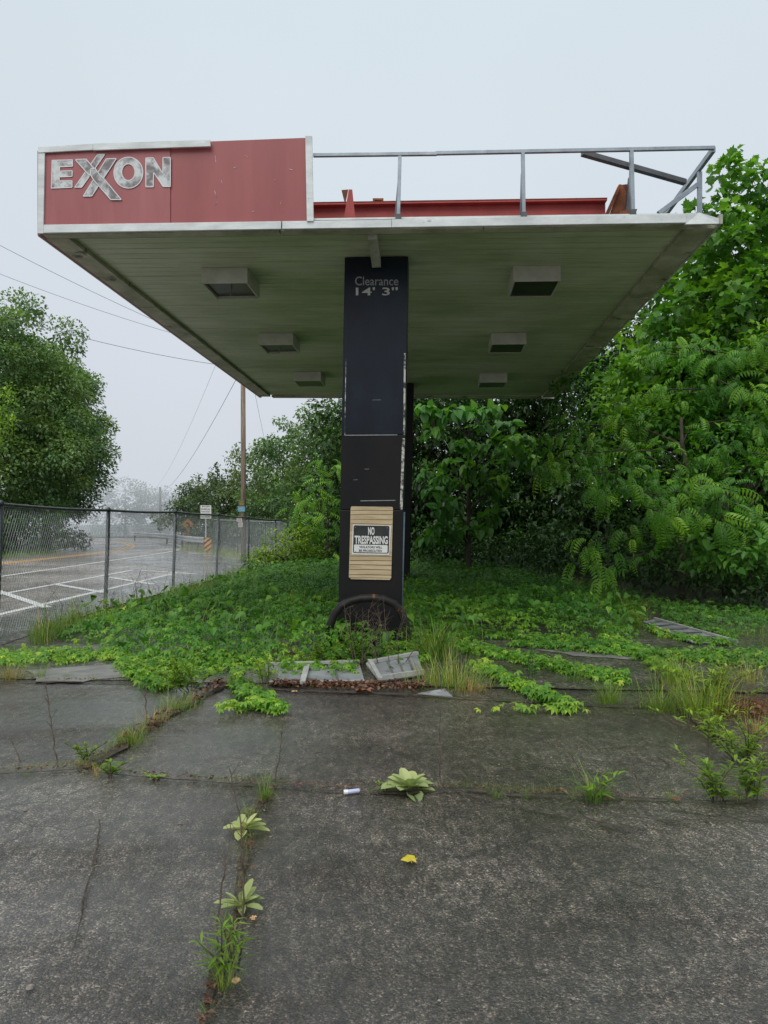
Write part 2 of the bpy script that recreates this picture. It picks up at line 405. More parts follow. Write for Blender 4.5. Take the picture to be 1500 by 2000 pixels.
back=[(12.5,9.9,0),(8,9.6,0),(5,9.5,0),(2,9.4,0),(-2,9.3,0),(-5.2,8.9,0),(-6.4,8.6,0)]
sheet('concrete_apron',[(p[0],p[1]) for p in ap+back],.0165,M['apron'])
# smoother slab patches showing through the vines
def patch(name,pxs,z,mat):
    pts=[]
    n=len(pxs)
    for i in range(n):
        a=G(*pxs[i],z);b=G(*pxs[(i+1)%n],z)
        for k in range(5):
            q=a.lerp(b,k/5); pts.append((q.x+random.uniform(-.03,.03),q.y+random.uniform(-.03,.03)))
    return sheet(name,pts,z,mat)
patch('concrete_slab',[(55,1308),(235,1296),(250,1320),(160,1331),(70,1331)],.021,M['slab'])
patch('concrete_slab',[(160,1262),(212,1256),(228,1268),(190,1276)],.021,M['slab'])
patch('concrete_slab',[(1010,1262),(1080,1256),(1180,1270),(1245,1277),(1240,1288),(1120,1280)],.021,M['slab'])

# joints and cracks
def crack(pxs,w,name='pavement_crack',z=.0245):
    pts=[G(*p,z) for p in pxs]; fine=[]
    for a,b in zip(pts,pts[1:]):
        n=max(2,int((b-a).length/.09))
        for k in range(n): fine.append(a.lerp(b,k/n))
    fine.append(pts[-1]);Lf=[];Rf=[];jx=jy=0
    for i,p in enumerate(fine):
        d=(fine[min(i+1,len(fine)-1)]-fine[max(i-1,0)]).normalized();s=Vector((-d.y,d.x,0))
        jx=.8*jx+random.uniform(-.012,.012)
        ww=w*.75*random.choice((.35,.5,.7,1,1.3))*random.uniform(.6,1.2)
        c=p+s*jx; Lf.append(c+s*ww/2);Rf.append(c-s*ww/2)
    mb=MB();n=len(fine);mb.add(Lf+Rf,[(n+i,n+i+1,i+1,i) for i in range(n-1)])
    o=mb.build(name,M['crack']);o['kind']='structure';return fine
J1=[(-40,1514),(60,1508),(150,1501),(230,1514),(340,1524),(440,1531),(540,1535),(640,1545),(760,1548),(900,1543),(1010,1552),(1100,1556),(1300,1561),(1400,1566),(1560,1560)]
J2=[(150,1501),(200,1480),(260,1440),(310,1408),(360,1382),(420,1348),(480,1312)]
J3=[(540,1535),(510,1572),(484,1620),(478,1680),(474,1770),(455,1830),(440,1890),(402,1990),(380,2060)]
J4=[(-40,1331),(120,1331),(240,1333),(400,1336),(560,1346),(840,1357),(1000,1366),(1200,1378),(1330,1381),(1560,1394)]
J5=[(1240,1266),(1290,1322),(1345,1392),(1420,1445),(1560,1530)]
crack(J1,.045);crack(J2,.09);crack(J3,.05);crack(J4,.07);crack(J5,.10)
crack([(198,1600),(190,1650),(180,1700),(165,1760),(140,1850)],.012,z=.026)
crack([(0,1345),(90,1350),(170,1352)],.02,z=.026)
crack([(890,1545),(1000,1570),(1130,1592),(1235,1618)],.035,z=.027)
crack([(360,1440),(300,1440),(230,1455)],.016,z=.026)
crack([(1000,1480),(1100,1500),(1230,1510)],.014,z=.026)
crack([(1180,1590),(1320,1600),(1500,1590)],.03,z=.026)

# road on the left and its markings ------------------------------------------------
def bend(Y): # sideways shift of the road as it curves away to the left
    return 0 if Y<36 else -((Y-36)**2)/95.0
def strip(name,xl,xr,y0,y1,z,mat,n=40,drift=0):
    mb=MB();vs=[];fs=[]
    for i in range(n+1):
        Y=y0+(y1-y0)*i/n; b=bend(Y)-.028*(Y-20)*drift
        vs+=[(xl+b,Y,z),(xr+b,Y,z)]
        if i<n: fs.append((2*i,2*i+1,2*i+3,2*i+2))
    mb.add(vs,fs);o=mb.build(name,mat);o['kind']='structure';return o
strip('road',-17.9,-5.9,-5,80,.012,M['road'],60)
strip('white_edge_line',-10.62,-10.45,-5,78,.0165,M['white_line'],60,1)
strip('yellow_centre_line',-14.02,-13.84,-5,78,.0165,M['yellow_line'],60,1)
strip('yellow_centre_line',-13.66,-13.48,-5,78,.0165,M['yellow_line'],60,1)
strip('white_edge_line',-17.35,-17.2,-5,78,.0165,M['white_line'],60,1)
strip('gore_line',-7.95,-7.8,-5,23.8,.0165,M['white_line'],20)
strip('gore_line',-6.2,-6.05,-5,22.4,.0165,M['white_line'],20)
for a,b in (((-10,1152),(92,1186)),((110,1141),(203,1157)),((212,1127),(300,1141)),((275,1114),(382,1121))):
    p=G(*a,.0205);q=G(*b,.0205)
    d=(q-p).normalized();s=Vector((-d.y,d.x,0))*.085
    mb=MB();mb.quad(p-s,q-s,q+s,p+s);tag(mb.build('gore_bar',M['white_line']),kind='structure')
sheet('gravel_shoulder',[(-5.9,6.5),(-4.9,7.2),(-4.55,9),(-4.75,13),(-4.6,17),(-4.35,21),(-4.1,24),(-4.4,27),(-6.2,31),(-9.5,37),(-10.4,40),(-10.4,30),(-5.9,23)],.0165,M['gravel'])

# ------------------------------------------------------------------ canopy
FL=Vector((-3.69,8.09,0));FR=Vector((3.465,7.815,0));BL=Vector((-3.01,18.57,0));BR=Vector((4.19,18.70,0))
SOF=4.55
def Cn(s,t,z): # canopy plan: s across, t depth
    return (FL.lerp(FR,s)).lerp(BL.lerp(BR,s),t)+Vector((0,0,z))
du=(FR-FL).normalized();nf=Vector((du.y,-du.x,0)) # nf points to the camera
def fp(px,py,off=0.0): # point on the front plane under this pixel
    k=(px-CX)/F;o=FL+nf*off;d=FR-FL
    s=(k*o.y-o.x)/(d.x-k*d.y);q=o+d*s
    return Vector((q.x,q.y,EYE+(HZ-py)/F*q.y))
can=empty('filling_station_canopy',(-.174,8.9,0),'derelict flat canopy on two dark columns, red fascia left half, bare steel frame right half','canopy')
# soffit boards: thin planks running across with small gaps between, one mesh
mb=MB();nb=64
for i in range(nb):
    t0=.012+.976*i/nb;t1=.012+.976*(i+1)/nb-.0011
    z=SOF+.05+.002*random.random()
    mb.hexa([Cn(.035,t0,z),Cn(.965,t0,z),Cn(.965,t1,z),Cn(.035,t1,z)],[Cn(.035,t0,z+.02),Cn(.965,t0,z+.02),Cn(.965,t1,z+.02),Cn(.035,t1,z+.02)])
mb.build('soffit',M['soffit'],can)
mb=MB();z=SOF+.085
mb.hexa([Cn(.01,.006,z),Cn(.99,.006,z),Cn(.99,.994,z),Cn(.01,.994,z)],[Cn(.01,.006,z+.05),Cn(.99,.006,z+.05),Cn(.99,.994,z+.05),Cn(.01,.994,z+.05)])
mb.build('roof_deck',M['galv_dark'],can)
# perimeter flange (bottom) in lengths
def flange(s0,s1,t0,t1,z=SOF,h=.045):
    m_=MB();m_.hexa([Cn(s0,t0,z),Cn(s1,t0,z),Cn(s1,t1,z),Cn(s0,t1,z)],[Cn(s0,t0,z+h),Cn(s1,t0,z+h),Cn(s1,t1,z+h),Cn(s0,t1,z+h)]);return m_
for a,b in ((.014,.26),(.262,.52),(.522,.76),(.762,.985)):
    flange(.002,.036,a,b).build('side_flange',M['edge'],can)
for a,b in ((.012,.235),(.238,.50),(.503,.76),(.763,.985)):
    o=flange(.958,.999,a,b,SOF+random.uniform(0,.006)).build('side_flange',M['edge'],can)
flange(.04,.955,.985,.999).build('rear_flange',M['edge'],can)
for a,b in ((.004,.36),(.362,.66),(.662,.957)): flange(a,b,.002,.013).build('front_flange',M['edge'],can)
# front lip trim along the bottom
def lip(px0,px1,yb0,yt0,yb1,yt1,mat,name='trim_strip',th=.03,off=.0,bev=.004):
    a,b,c,d=fp(px0,yb0,off),fp(px1,yb1,off),fp(px1,yt1,off),fp(px0,yt0,off)
    m_=MB();m_.prism([a,b,c,d],nf*th);return m_.build(name,mat,can,bevel=bev)
lip(75,550,457,441,449,434,M['trim']);lip(552,765,449,434,446,431,M['trim'])
lip(765.5,1338,446,430.5,437,419,M['trim'],off=.012)
# bent corner end piece on the right
a,b,c,d,e=fp(1338,438,.03),fp(1405,437,-.02),fp(1407,427,-.02),fp(1366,415,-.03),fp(1340,416,.03)
m_=MB();m_.prism([a,b,c,d,e],-nf*.03);m_.build('corner_trim',M['trim'],can,bevel=.003)
# top flat of the right lip
m_=MB();q0=fp(613,430,-.005);q1=fp(1335,420,-.005)
m_.hexa([q0,q1,q1-nf*.16,q0-nf*.16],[v+Vector((0,0,.02)) for v in (q0,q1,q1-nf*.16,q0-nf*.16)]);m_.build('deck_edge',M['trim'],can)
# sloping edge at the right side of the canopy, seen as a thin lip
m_=MB();m_.hexa([Cn(1.0,.0,SOF+.0),Cn(1.004,.0,SOF+.0),Cn(1.004,1,SOF),Cn(1.0,1,SOF)],[Cn(1.0,.0,SOF+.10),Cn(1.004,.0,SOF+.10),Cn(1.004,1,SOF+.10),Cn(1.0,1,SOF+.10)]);m_.build('side_trim',M['trim_dirty'],can)
m_=MB();m_.hexa([Cn(.04,.9995,SOF+.0),Cn(1,.9995,SOF+.0),Cn(1,1.003,SOF),Cn(.04,1.003,SOF)],[Cn(.04,.9995,SOF+.14),Cn(1,.9995,SOF+.14),Cn(1,1.003,SOF+.14),Cn(.04,1.003,SOF+.14)]);m_.build('rear_trim',M['trim_dirty'],can)
# red fascia with two panels, trim frame, side return
def slab(pxs,off,th,mat,name,parent=can,bev=.002):
    m_=MB();m_.prism([fp(x,y,off) for x,y in pxs],nf*th);return m_.build(name,mat,parent,bevel=bev)
pl=slab([(84,441),(333,438),(333,280),(86,296)],.0,.012,M['red'],'fascia_panel')
pr=slab([(320,438.5),(600,435),(598,270),(320,280.5)],-.0135,.012,M['red2'],'fascia_panel')
slab([(75,457),(86,457),(89,299),(76,300)],.014,.02,M['trim'],'fascia_trim')
slab([(76,300),(183,294.5),(183,282.5),(76,289)],.020,.022,M['trim'],'fascia_trim')
slab([(183.5,295),(412,287.5),(411,274.5),(183.5,282)],.030,.022,M['trim'],'fascia_trim')
slab([(600,434),(613,434),(610,268),(597,268)],.016,.03,M['trim'],'fascia_trim')
for (x0,y0,x1,y1) in ((420,304,421.5,316),(432,352,434,358),(419,372,423,386),(424,394,420,400),(478,304,484,307),(456,328,462,326),(492,414,496,412),(548,398,550,390),(565,330,571,332),(536,352,538,350)):
    m_=MB();m_.bar(fp(x0,y0,.001),fp(x1,y1,.001),.005,.002,up=nf);m_.build('scratch',M['letter'],pr)
# left side fascia (runs back along the canopy)
m_=MB();m_.hexa([Cn(-.003,.002,SOF),Cn(.002,.002,SOF),Cn(.002,.999,SOF),Cn(-.003,.999,SOF)],[Cn(-.003,.002,SOF+.90),Cn(.002,.002,SOF+.90),Cn(.002,.999,SOF+.90),Cn(-.003,.999,SOF+.90)]);m_.build('side_fascia',M['red2'],can)
m_=MB();m_.hexa([Cn(-.0046,.004,SOF-.004),Cn(-.0032,.004,SOF-.004),Cn(-.0032,1,SOF-.004),Cn(-.0046,1,SOF-.004)],[Cn(-.0046,.004,SOF+.08),Cn(-.0032,.004,SOF+.08),Cn(-.0032,1,SOF+.08),Cn(-.0046,1,SOF+.08)]);m_.build('side_trim',M['trim'],can)
# lettering: strokes measured on the panel
def zl(x,y): return (60+x/4.16667,260+y/4.16667)
def stroke(pts,off,m_,edge=None):
    m_.prism([fp(*zl(x,y),off) for x,y in pts],nf*.004)
let=[[(175,222),(341,218),(340,270),(236,274),(235,310),(338,307),(337,352),(233,357),(233,390),(337,388),(336,441),(168,448)],
     [(545,173),(603,172),(415,441),(358,441)],[(615,210),(697,207),(497,512),(428,513)],
     [(362,215),(452,212),(522,296),(478,345)],[(487,292),(523,285),(555,332),(600,375),(737,541),(652,541),(515,385),(487,340)],
     [(937,203),(998,201),(1075,330),(1076,199),(1137,197),(1136,435),(1078,435),(1000,318),(998,437),(937,438)]]
def grow(pts,k):
    cx=sum(p[0] for p in pts)/len(pts);cy=sum(p[1] for p in pts)/len(pts)
    return pts
offs=[.0145,.0145,.0165,.0185,.0205,.0145]
for i,pts in enumerate(let):
    m_=MB();stroke(pts,offs[i],m_)
    o=m_.build('letter',M['letter'],pl)
m_=MB();n=40
for k in range(n):
    a0=2*math.pi*k/n;a1=2*math.pi*(k+1)/n
    def e(rx,ry,a,cy): return (795+rx*math.cos(a),cy+ry*math.sin(a))
    stroke([e(118,126,a0,322),e(118,126,a1,322),e(54,68,a1,318),e(54,68,a0,318)],.0145,m_)
m_.build('letter',M['letter'],pl)
# pale outlines of the letters: thin strips around
m_=MB()
for i,pts in enumerate(let):
    q=[fp(*zl(x,y),offs[i]+.004) for x,y in pts]
    for a,b in zip(q,q[1:]+q[:1]): m_.bar(a,b,.010,.003,up=nf)
for ry,rx,cy in ((126,118,322),(68,54,318)):
    q=[fp(*zl(795+rx*math.cos(2*math.pi*k/n),cy+ry*math.sin(2*math.pi*k/n)),.0185) for k in range(n)]
    for a,b in zip(q,q[1:]+q[:1]): m_.bar(a,b,.010,.003,up=nf)
m_.build('letter_outline',M['letter_edge'],pl)
# bare frame on the right half
def fbar(a,b,offa,offb,w,h,mat,name):
    m_=MB();m_.bar(fp(*a,offa),fp(*b,offb),w,h,up=nf);return m_.build(name,mat,can,bevel=.003)
fbar((612,303.5),(853,300.5),-.03,-.03,.035,.035,M['galv'],'top_rail');fbar((851,299.5),(1395,289),-.03,-.03,.036,.036,M['galv'],'top_rail')
for (tx,ty,bx,by) in ((781,306,778,429),(1021,299,1023,425),(1233,294,1236,420)):
    fbar((tx,ty),(bx,by),-.02,-.02,.036,.05,M['galv'],'frame_post')
    fbar((tx-1,ty+40),(bx-5,by-2),-.05,-.30,.03,.03,M['galv'],'frame_brace')
    o=fbar((bx,by-10),(bx,by+2),-.0,-.0,.06,.05,M['galv_dark'],'post_foot')
# rail running back along the right side, its post and brace
zt=fp(1394,291).z
c0=fp(1394,291,-.03);c1=c0+(BR-FR).normalized()*3.2;c1.z=zt
m_=MB();m_.bar(c0,c1,.04,.06);m_.build('side_rail',M['galv'],can,bevel=.003)
k0=c0+(BR-FR).normalized()*.42
m_=MB();m_.bar(Vector((k0.x,k0.y,zt-.03)),Vector((k0.x,k0.y,SOF+.1)),.045,.04);m_.build('frame_post',M['galv'],can,bevel=.003)
kb=P(1283,418,8.6)
m_=MB();m_.bar(Vector((k0.x,k0.y,zt-.15)),P(1286,417,8.25),.04,.05);m_.build('frame_brace',M['galv'],can,bevel=.003)
m_=MB();m_.bar(P(1137,299,8.05),P(1338,356,8.40),.06,.055);m_.build('loose_bar',M['galv_dark'],can,bevel=.004)
# red roof beam (I section), rusty brackets
a=P(560,402,8.75);b=P(1182,396,8.62);a.z=b.z=(a.z+b.z)/2
m_=MB()
d_=(b-a);sd=Vector((-d_.y,d_.x,0)).normalized()
m_.obox(a-sd*.09,d_,sd*.18,Vector((0,0,-.02)));m_.obox(a-sd*.008-Vector((0,0,.021)),d_,sd*.016,Vector((0,0,-.36)));m_.obox(a-sd*.09-Vector((0,0,.382)),d_,sd*.18,Vector((0,0,-.02)))
bm_=m_.build('roof_beam',M['beam'],can)
m_=MB();m_.obox(a-sd*.095+Vector((0,0,.001)),d_,sd*.19,Vector((0,0,.008)));m_.build('rusty_cap',M['rust'],bm_)
def plate(pxs,Y,th,mat,name='bracket'):
    m_=MB();m_.prism([P(x,y,Y) for x,y in pxs],Vector((0,th,0)));return m_.build(name,mat,can)
plate([(681,370),(688,370),(694,428),(671,430)],8.25,.012,M['beam']);plate([(667,371),(680,370),(674,400)],8.27,.012,M['rust'])
plate([(663,424),(680,424),(678,431),(663,431)],8.10,.05,M['rust'])
plate([(1183,418),(1209,360),(1214,360),(1190,418)],8.4,.06,M['rust']);plate([(1212,361),(1231,359),(1224,418),(1191,418)],8.46,.012,M['rust'])
plate([(1229,345),(1235,345),(1228,418),(1222,418)],8.36,.05,M['galv_dark'],'bracket')
plate([(1212,412),(1245,408),(1240,420),(1212,421)],8.2,.04,M['rust'])
m_=MB();Yb=8.7
for q in ([(728,387),(749,387),(749,390.5),(728,390.5)],[(728,398),(749,398),(749,401),(728,401)],[(728,391),(732,391),(732,397.6),(728,397.6)],[(745,391),(749,391),(749,397.6),(745,397.6)]): m_.prism([P(x,y,Yb) for x,y in q],Vector((0,.06,0)))
m_.build('bracket',M['rust'],can)
# leader box under the soffit in front of the column
m_=MB();A=[P(719,468,8.12),P(737,467,8.12),P(737,455,8.12),P(719,456,8.12)];B=[P(727,523,8.84),P(744,522,8.84),P(744,497,8.84),P(727,498,8.84)]
m_.hexa(A,B);m_.build('drain_leader',M['trim_dirty'],can)
# lights hung below the soffit
def fixture(px,py,Y,w,broken):
    c=P(px,py,Y);w=.57;dp=.66;h=.19;dv=(BL-FL).normalized();z1=SOF+.048
    o=Vector((c.x,c.y,z1-h))
    m_=MB();m_.obox(o,du*w,dv*.02,Vector((0,0,h)));m_.obox(o+dv*(dp-.02),du*w,dv*.02,Vector((0,0,h)))
    m_.obox(o+dv*.021,du*.02,dv*(dp-.042),Vector((0,0,h)));m_.obox(o+dv*.021+du*(w-.02),du*.02,dv*(dp-.042),Vector((0,0,h)))
    f=m_.build('light_fixture',M['fixture'],can)
    m_=MB();m_.obox(o+dv*.022+du*.022+Vector((0,0,.035 if broken else .012)),du*(w-.044),dv*(dp-.044),Vector((0,0,.01)));m_.build('lens',M['lens'],f)
    if broken:
        m_=MB();m_.bar(o+dv*.3+du*.3+Vector((0,0,.034)),o+dv*.33+du*.27+Vector((0,0,-.06)),.012);m_.build('dangling_wire',M['cable'],f)
for px,py,br in ((393,531,1),(505,657,1),(573,731,0),(1003,527,0),(960,656,0),(937,734,0)):
    Y=F*(SOF-EYE)/(HZ-py);fixture(px,py,Y,.57,br)
# columns
dv=(BL-FL).normalized()
def column(cx_b,cx_t,Y,w,dep,detail):
    B0=Vector((cx_b-w/2,Y,-.05))-0*du;sh=Vector((cx_t-cx_b,0,0))
    def cor(z): 
        k=z/SOF; o=Vector((cx_b-w/2,Y,z))+sh*k+Vector((0,-du.y*w/2,0))
        return [o,o+du*w,o+du*w+dv*dep,o+dv*dep]
    zs=[-.05,1.62,2.5,SOF+.04] if detail else [-.05,SOF+.04]
    root=None
    for i,(z0,z1) in enumerate(zip(zs,zs[1:])):
        m_=MB();g=.004 if i else 0
        ins=.006 if i==1 else 0.0
        b=cor(z0+g);t=cor(z1)
        m_.hexa(b,t)
        if root is None: root=m_.build('column',M['col_low'],can,bevel=.01)
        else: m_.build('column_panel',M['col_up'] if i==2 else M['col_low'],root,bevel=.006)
    return root,cor
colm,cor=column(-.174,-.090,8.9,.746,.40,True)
col2,cor2=column(.20,.30,16.9,.72,.40,False)
def colpt(px,py,off=.004):
    """point on the front face of the near column"""
    k=(px-CX)/F;z=0
    o=cor(0)[0];s=(k*(o.y-off)-o.x)/(du.x-k*du.y)
    for _ in range(3):
        z=EYE+(HZ-py)/F*(o.y+du.y*s-off); o=cor(z)[0]; s=(k*(o.y-off)-o.x)/(du.x-k*du.y)
    q=o+du*s;q.y-=off;q.z=EYE+(HZ-py)/F*q.y
    return q
def colbox(pxs,off,th,mat,name,parent=colm):
    m_=MB();m_.prism([colpt(x,y,off) for x,y in pxs],Vector((0,-th,0)));return m_.build(name,mat,parent)
# pale worn edges and seams
colbox([(789,690),(792.6,690),(791,850),(787.5,850)],.002,.003,M['primer'],'worn_edge')
colbox([(785.5,856),(790.8,856),(786,995),(781.0,995)],.002,.003,M['primer'],'worn_edge')
colbox([(675,700),(676.5,700),(674,850),(672.5,850)],.002,.003,M['primer'],'worn_edge')
colbox([(674,849.3),(776,848.6),(776,850.2),(674,851)],.003,.003,M['greytext'],'seam')
colbox([(704,977.5),(772,976.5),(772,978),(704,979)],.003,.003,M['greytext'],'seam')
for sx,sy,l in ((727,781,17),(712,916,9),(690,937,9)):
    colbox([(sx,sy),(sx+l,sy-.3),(sx+l,sy+.4),(sx,sy+.6)],.003,.002,M['greytext'],'scratch')
# conduit on the right corner, lower half
m_=MB();m_.tube([colpt(787,1000,-.05),colpt(784,1120,-.05),colpt(781,1262,-.05)],.028,10);m_.build('conduit',M['conduit'],colm,smooth=True)
# flat text helper
def text_polys(s,align='CENTER',shear=0,bold=0):
    cu=bpy.data.curves.new('lettering','FONT');cu.body=s;cu.align_x='LEFT';cu.size=1;cu.offset=bold;cu.resolution_u=3
    o=bpy.data.objects.new('lettering',cu);COL.objects.link(o)
    dg=bpy.context.evaluated_depsgraph_get();me=bpy.data.meshes.new_from_object(o.evaluated_get(dg))
    V=[v.co.copy() for v in me.vertices];Fs=[tuple(p.vertices) for p in me.polygons]
    bpy.data.objects.remove(o);bpy.data.meshes.remove(me);bpy.data.curves.remove(cu)
    x0=min(v.x for v in V);x1=max(v.x for v in V);y0=min(v.y for v in V);y1=max(v.y for v in V)
    return [((v.x-x0)/(x1-x0),(v.y-y0)/(y1-y0)) for v in V],Fs
def text_on(s,fn,px0,px1,pt,pb,off,mat,parent,name='lettering',bold=0,skew=0):
    """lay text on a surface; fn(px,py,off) gives points of the surface"""
    uv,Fs=text_polys(s,bold=bold)
    m_=MB();m_.add([fn(px0+u*(px1-px0),pb+v*(pt-pb)+skew*u,off) for u,v in uv],Fs)
    return m_.build(name,mat,parent)
text_on('Clearance',colpt,693.5,778,540,557.5,.006,M['greytext'],colm,bold=.006)
text_on("14' 3''",colpt,695,777,561,577,.006,M['paletext'],colm,bold=.014)

# board on the column and its sign
bd=empty('weathered_board',colpt(725,1061,.02),'weathered tan grooved board fixed to the front of the near column','board')
def bdbox(pxs,off,th,mat,name,parent): 
    m_=MB();m_.prism([colpt(x,y,off) for x,y in pxs],Vector((0,-th,0)));return m_.build(name,mat,parent)
bp=bdbox([(681.5,1127),(686,1131),(761,1132.5),(764,1129),(767.5,992),(766,990),(687,989),(685,991)],.006,.014,M['ply'],'panel',bd)
for i,y in enumerate((996,1004,1014,1023,1086,1094,1103,1112,1122,1128)):
    x0=686-(y-990)*.028;x1=767-(y-990)*.02
    j=random.uniform(-1,1);w=random.choice((.5,.7,.9))
    bdbox([(x0,y+j),((x0+x1)/2,y+j*.3),(x1,y+.8),(x1,y+.8+w),((x0+x1)/2,y+w+j*.3),(x0,y+w+j)],.0205,.0015,M['groove'],'groove',bp)
sg=empty('no_trespassing_sign',colpt(723,1054,.03),'black and white no trespassing sign screwed to the tan board','sign')
sp=bdbox([(687,1083),(760,1084),(764,1027),(689,1024)],.022,.004,M['sign_white'],'plate',sg)
def rounded(x0,y0,x1,y1,r,sk=0,lean=0):
    out=[]
    for cx_,cy_,a0 in ((x1-r,y1-r,0),(x0+r,y1-r,90),(x0+r,y0+r,180),(x1-r,y0+r,270)):
        for k in range(4):
            a=math.radians(a0+k*30);x=cx_+r*math.cos(a);y=cy_+r*math.sin(a)
            out.append((x-(y-1054)*lean,y+(x-724)*sk))
    return out
bdbox(rounded(690,1026.5,760,1080.5,3,.02,.03),.0265,.0012,M['sign_black'],'face',sp)
bdbox(rounded(692,1064,757.5,1079,2,.02,.03),.0285,.0012,M['sign_white'],'lower_band',sp)
text_on('NO',colpt,719,731.5,1029.5,1045,.0305,M['sign_white'],sp,bold=.035)
text_on('TRESPASSING',colpt,692.5,757.5,1046,1062,.0305,M['sign_white'],sp,bold=.035,skew=1.2)
text_on('VIOLATORS WILL',colpt,701.5,746.5,1066,1070.6,.0305,M['sign_black'],sp,bold=.03,skew=.8)
text_on('BE PROSECUTED',colpt,701,746,1073,1077.6,.0305,M['sign_black'],sp,bold=.03,skew=.8)
m_=MB()
for x,y in ((694,1030),(756,1031),(695,1077),(755,1080)):
    c=colpt(x,y,.029);m_=MB();m_.tube([c,c-Vector((0,.004,0))],.005,8);m_.build('screw_head',M['galv'],sp)
# hoop guard
hp=empty('hoop_guard',G(720,1262),'bent black pipe hoop standing in front of the near column','bollard')
pts=[];Yh=8.55
path=[(640,1275),(641,1245),(645,1222),(653,1200),(666,1184),(684,1174),(705,1169),(730,1168),(752,1171),(770,1179),(783,1194),(791,1214),(795,1240),(797,1275)]
pts=[P(x,y,Yh) for x,y in path]
m_=MB();m_.tube(pts,.047,12);o=m_.build('pipe',M['bumper'],hp,smooth=True)

# ------------------------------------------------------------------ fence
fn=empty('chain_link_fence',(-4.8,13.2,0),'long sagging chain link fence with dark posts between road and lot','fence')
posts=[(1.5,985,9.6),(212,996.5,13.2),(343,1000,17.3),(427,1005.5,20.9),(485,1011,24.0),(538,1016,27.5),(585,1021,32)]
tops=[P(*p) for p in posts]
first=Vector((tops[0].x-.4,5.2,1.72));tops=[first]+tops
end2=P(418,1015,43)
m_=MB()
for i,t in enumerate(tops[1:]):
    m_=MB();m_.tube([Vector((t.x-.06 if i<4 else t.x,t.y,-.1)),t],.034,10)
    f=m_.build('post',M['fence'],fn,smooth=True)
    m2=MB();m2.tube([t+Vector((0,0,-.01)),t+Vector((0,0,.03)),t+Vector((0,0,.055))],[.04,.038,.012],10);m2.build('post_cap',M['fence'],f,smooth=True)
m_=MB()
rail=[]
for a,b in zip(tops,tops[1:]):
    for k in range(6):
        q=a.lerp(b,k/6);q.z-=.02*math.sin(math.pi*k/6);rail.append(q)
rail.append(tops[-1])
m_.tube(rail,.024,8);m_.build('top_rail',M['fence'],fn,smooth=True)
# mesh fabric: two families of diagonal wires along the line
def fabric(line,step,r,name,parent):
    Ls=[0]
    for a,b in zip(line,line[1:]): Ls.append(Ls[-1]+Vector((b.x-a.x,b.y-a.y)).length)
    def at(s,h):
        s=min(max(s,0),Ls[-1]-1e-4)
        for i in range(len(Ls)-1):
            if s<=Ls[i+1]:
                k=(s-Ls[i])/(Ls[i+1]-Ls[i]);a=line[i].lerp(line[i+1],k);return Vector((a.x,a.y,.03+(a.z-.05)*h))
    m_=MB();H=1.68*.55;n=int((Ls[-1]+H)/step)
    for i in range(n):
        s0=i*step-H
        for sg_ in (0,1):
            pp=[]
            K=6
            for k in range(K+1):
                h=k/K;s=s0+H*(h if sg_ else 1-h)
                if 0<=s<=Ls[-1]: pp.append(at(s,h)+Vector((.004*(1 if sg_ else -1),0,0)))
            if len(pp)>1: m_.tube(pp,r,3,cap=False)
    return m_.build(name,M['wire'],parent)
fabric(tops,.066,.0019,'wire_mesh',fn)
fb=empty('chain_link_fence',(end2.x,43,0),'far cross run of chain link fence behind the utility pole','fence')
cor_=tops[-1]
for i,k in enumerate((1,.66,.33)):
    t=cor_.lerp(end2,k);m_=MB();m_.tube([Vector((t.x,t.y,-.1)),t+Vector((0,0,.05))],.05 if i==0 else .03,8);m_.build('post',M['fence'],fb)
m_=MB();m_.tube([cor_.lerp(end2,k/8) for k in range(9)],.024,6);m_.build('top_rail',M['guard'],fb)
fabric([cor_.lerp(end2,k/8) for k in range(9)],.10,.003,'wire_mesh',fb)

# ------------------------------------------------------------------ utility pole, wires, signs
up=empty('utility_pole',G(476,1098),'tall bare wooden utility pole behind the chain link fence','pole')
pb=G(476,1098);ptop=Vector((pb.x-.03,pb.y,8.4))
m_=MB();m_.tube([pb-Vector((0,0,.3)),pb.lerp(ptop,.5),ptop],[.105,.095,.085],12);pole_o=m_.build('shaft',M['pole'],up,smooth=True)
m_=MB();m_.bar(ptop+Vector((-.9,0,-.35)),ptop+Vector((.9,0,-.35)),.09,.11);m_.build('crossarm',M['pole'],up)
m_=MB()
def textbars(o,du_,w,h,rows,mat,parent,cols=(6,9)):
    """illegible printed rows: small strokes, as far signs read in the photo"""
    m_=MB();rr=random.Random(5)
    for r in range(rows):
        z=h*(1-(r+.75)/(rows+.25));hh=h/(rows+.25)*.55
        n=rr.randint(*cols);m0=rr.uniform(.08,.16)
        x=m0*w
        cw=(1-2*m0)*w/n
        for k in range(n):
            kind=rr.random();b=o+du_*(x+k*cw)+Vector((0,-.004,z))
            m_.obox(b,du_*(cw*.22),Vector((0,-.002,0)),Vector((0,0,hh)))
            if kind<.7: m_.obox(b+du_*(cw*.24),du_*(cw*.42),Vector((0,-.002,0)),Vector((0,0,hh*.28)))
            if kind>.3: m_.obox(b+du_*(cw*.24)+Vector((0,0,hh*.72)),du_*(cw*.42),Vector((0,-.002,0)),Vector((0,0,hh*.28)))
            if .2<kind<.8: m_.obox(b+du_*(cw*.5)+Vector((0,-.0001,hh*.3)),du_*(cw*.2),Vector((0,-.002,0)),Vector((0,0,hh*.4)))
    return m_.build('lettering',mat,parent)
X1=Vector((1,0,0))
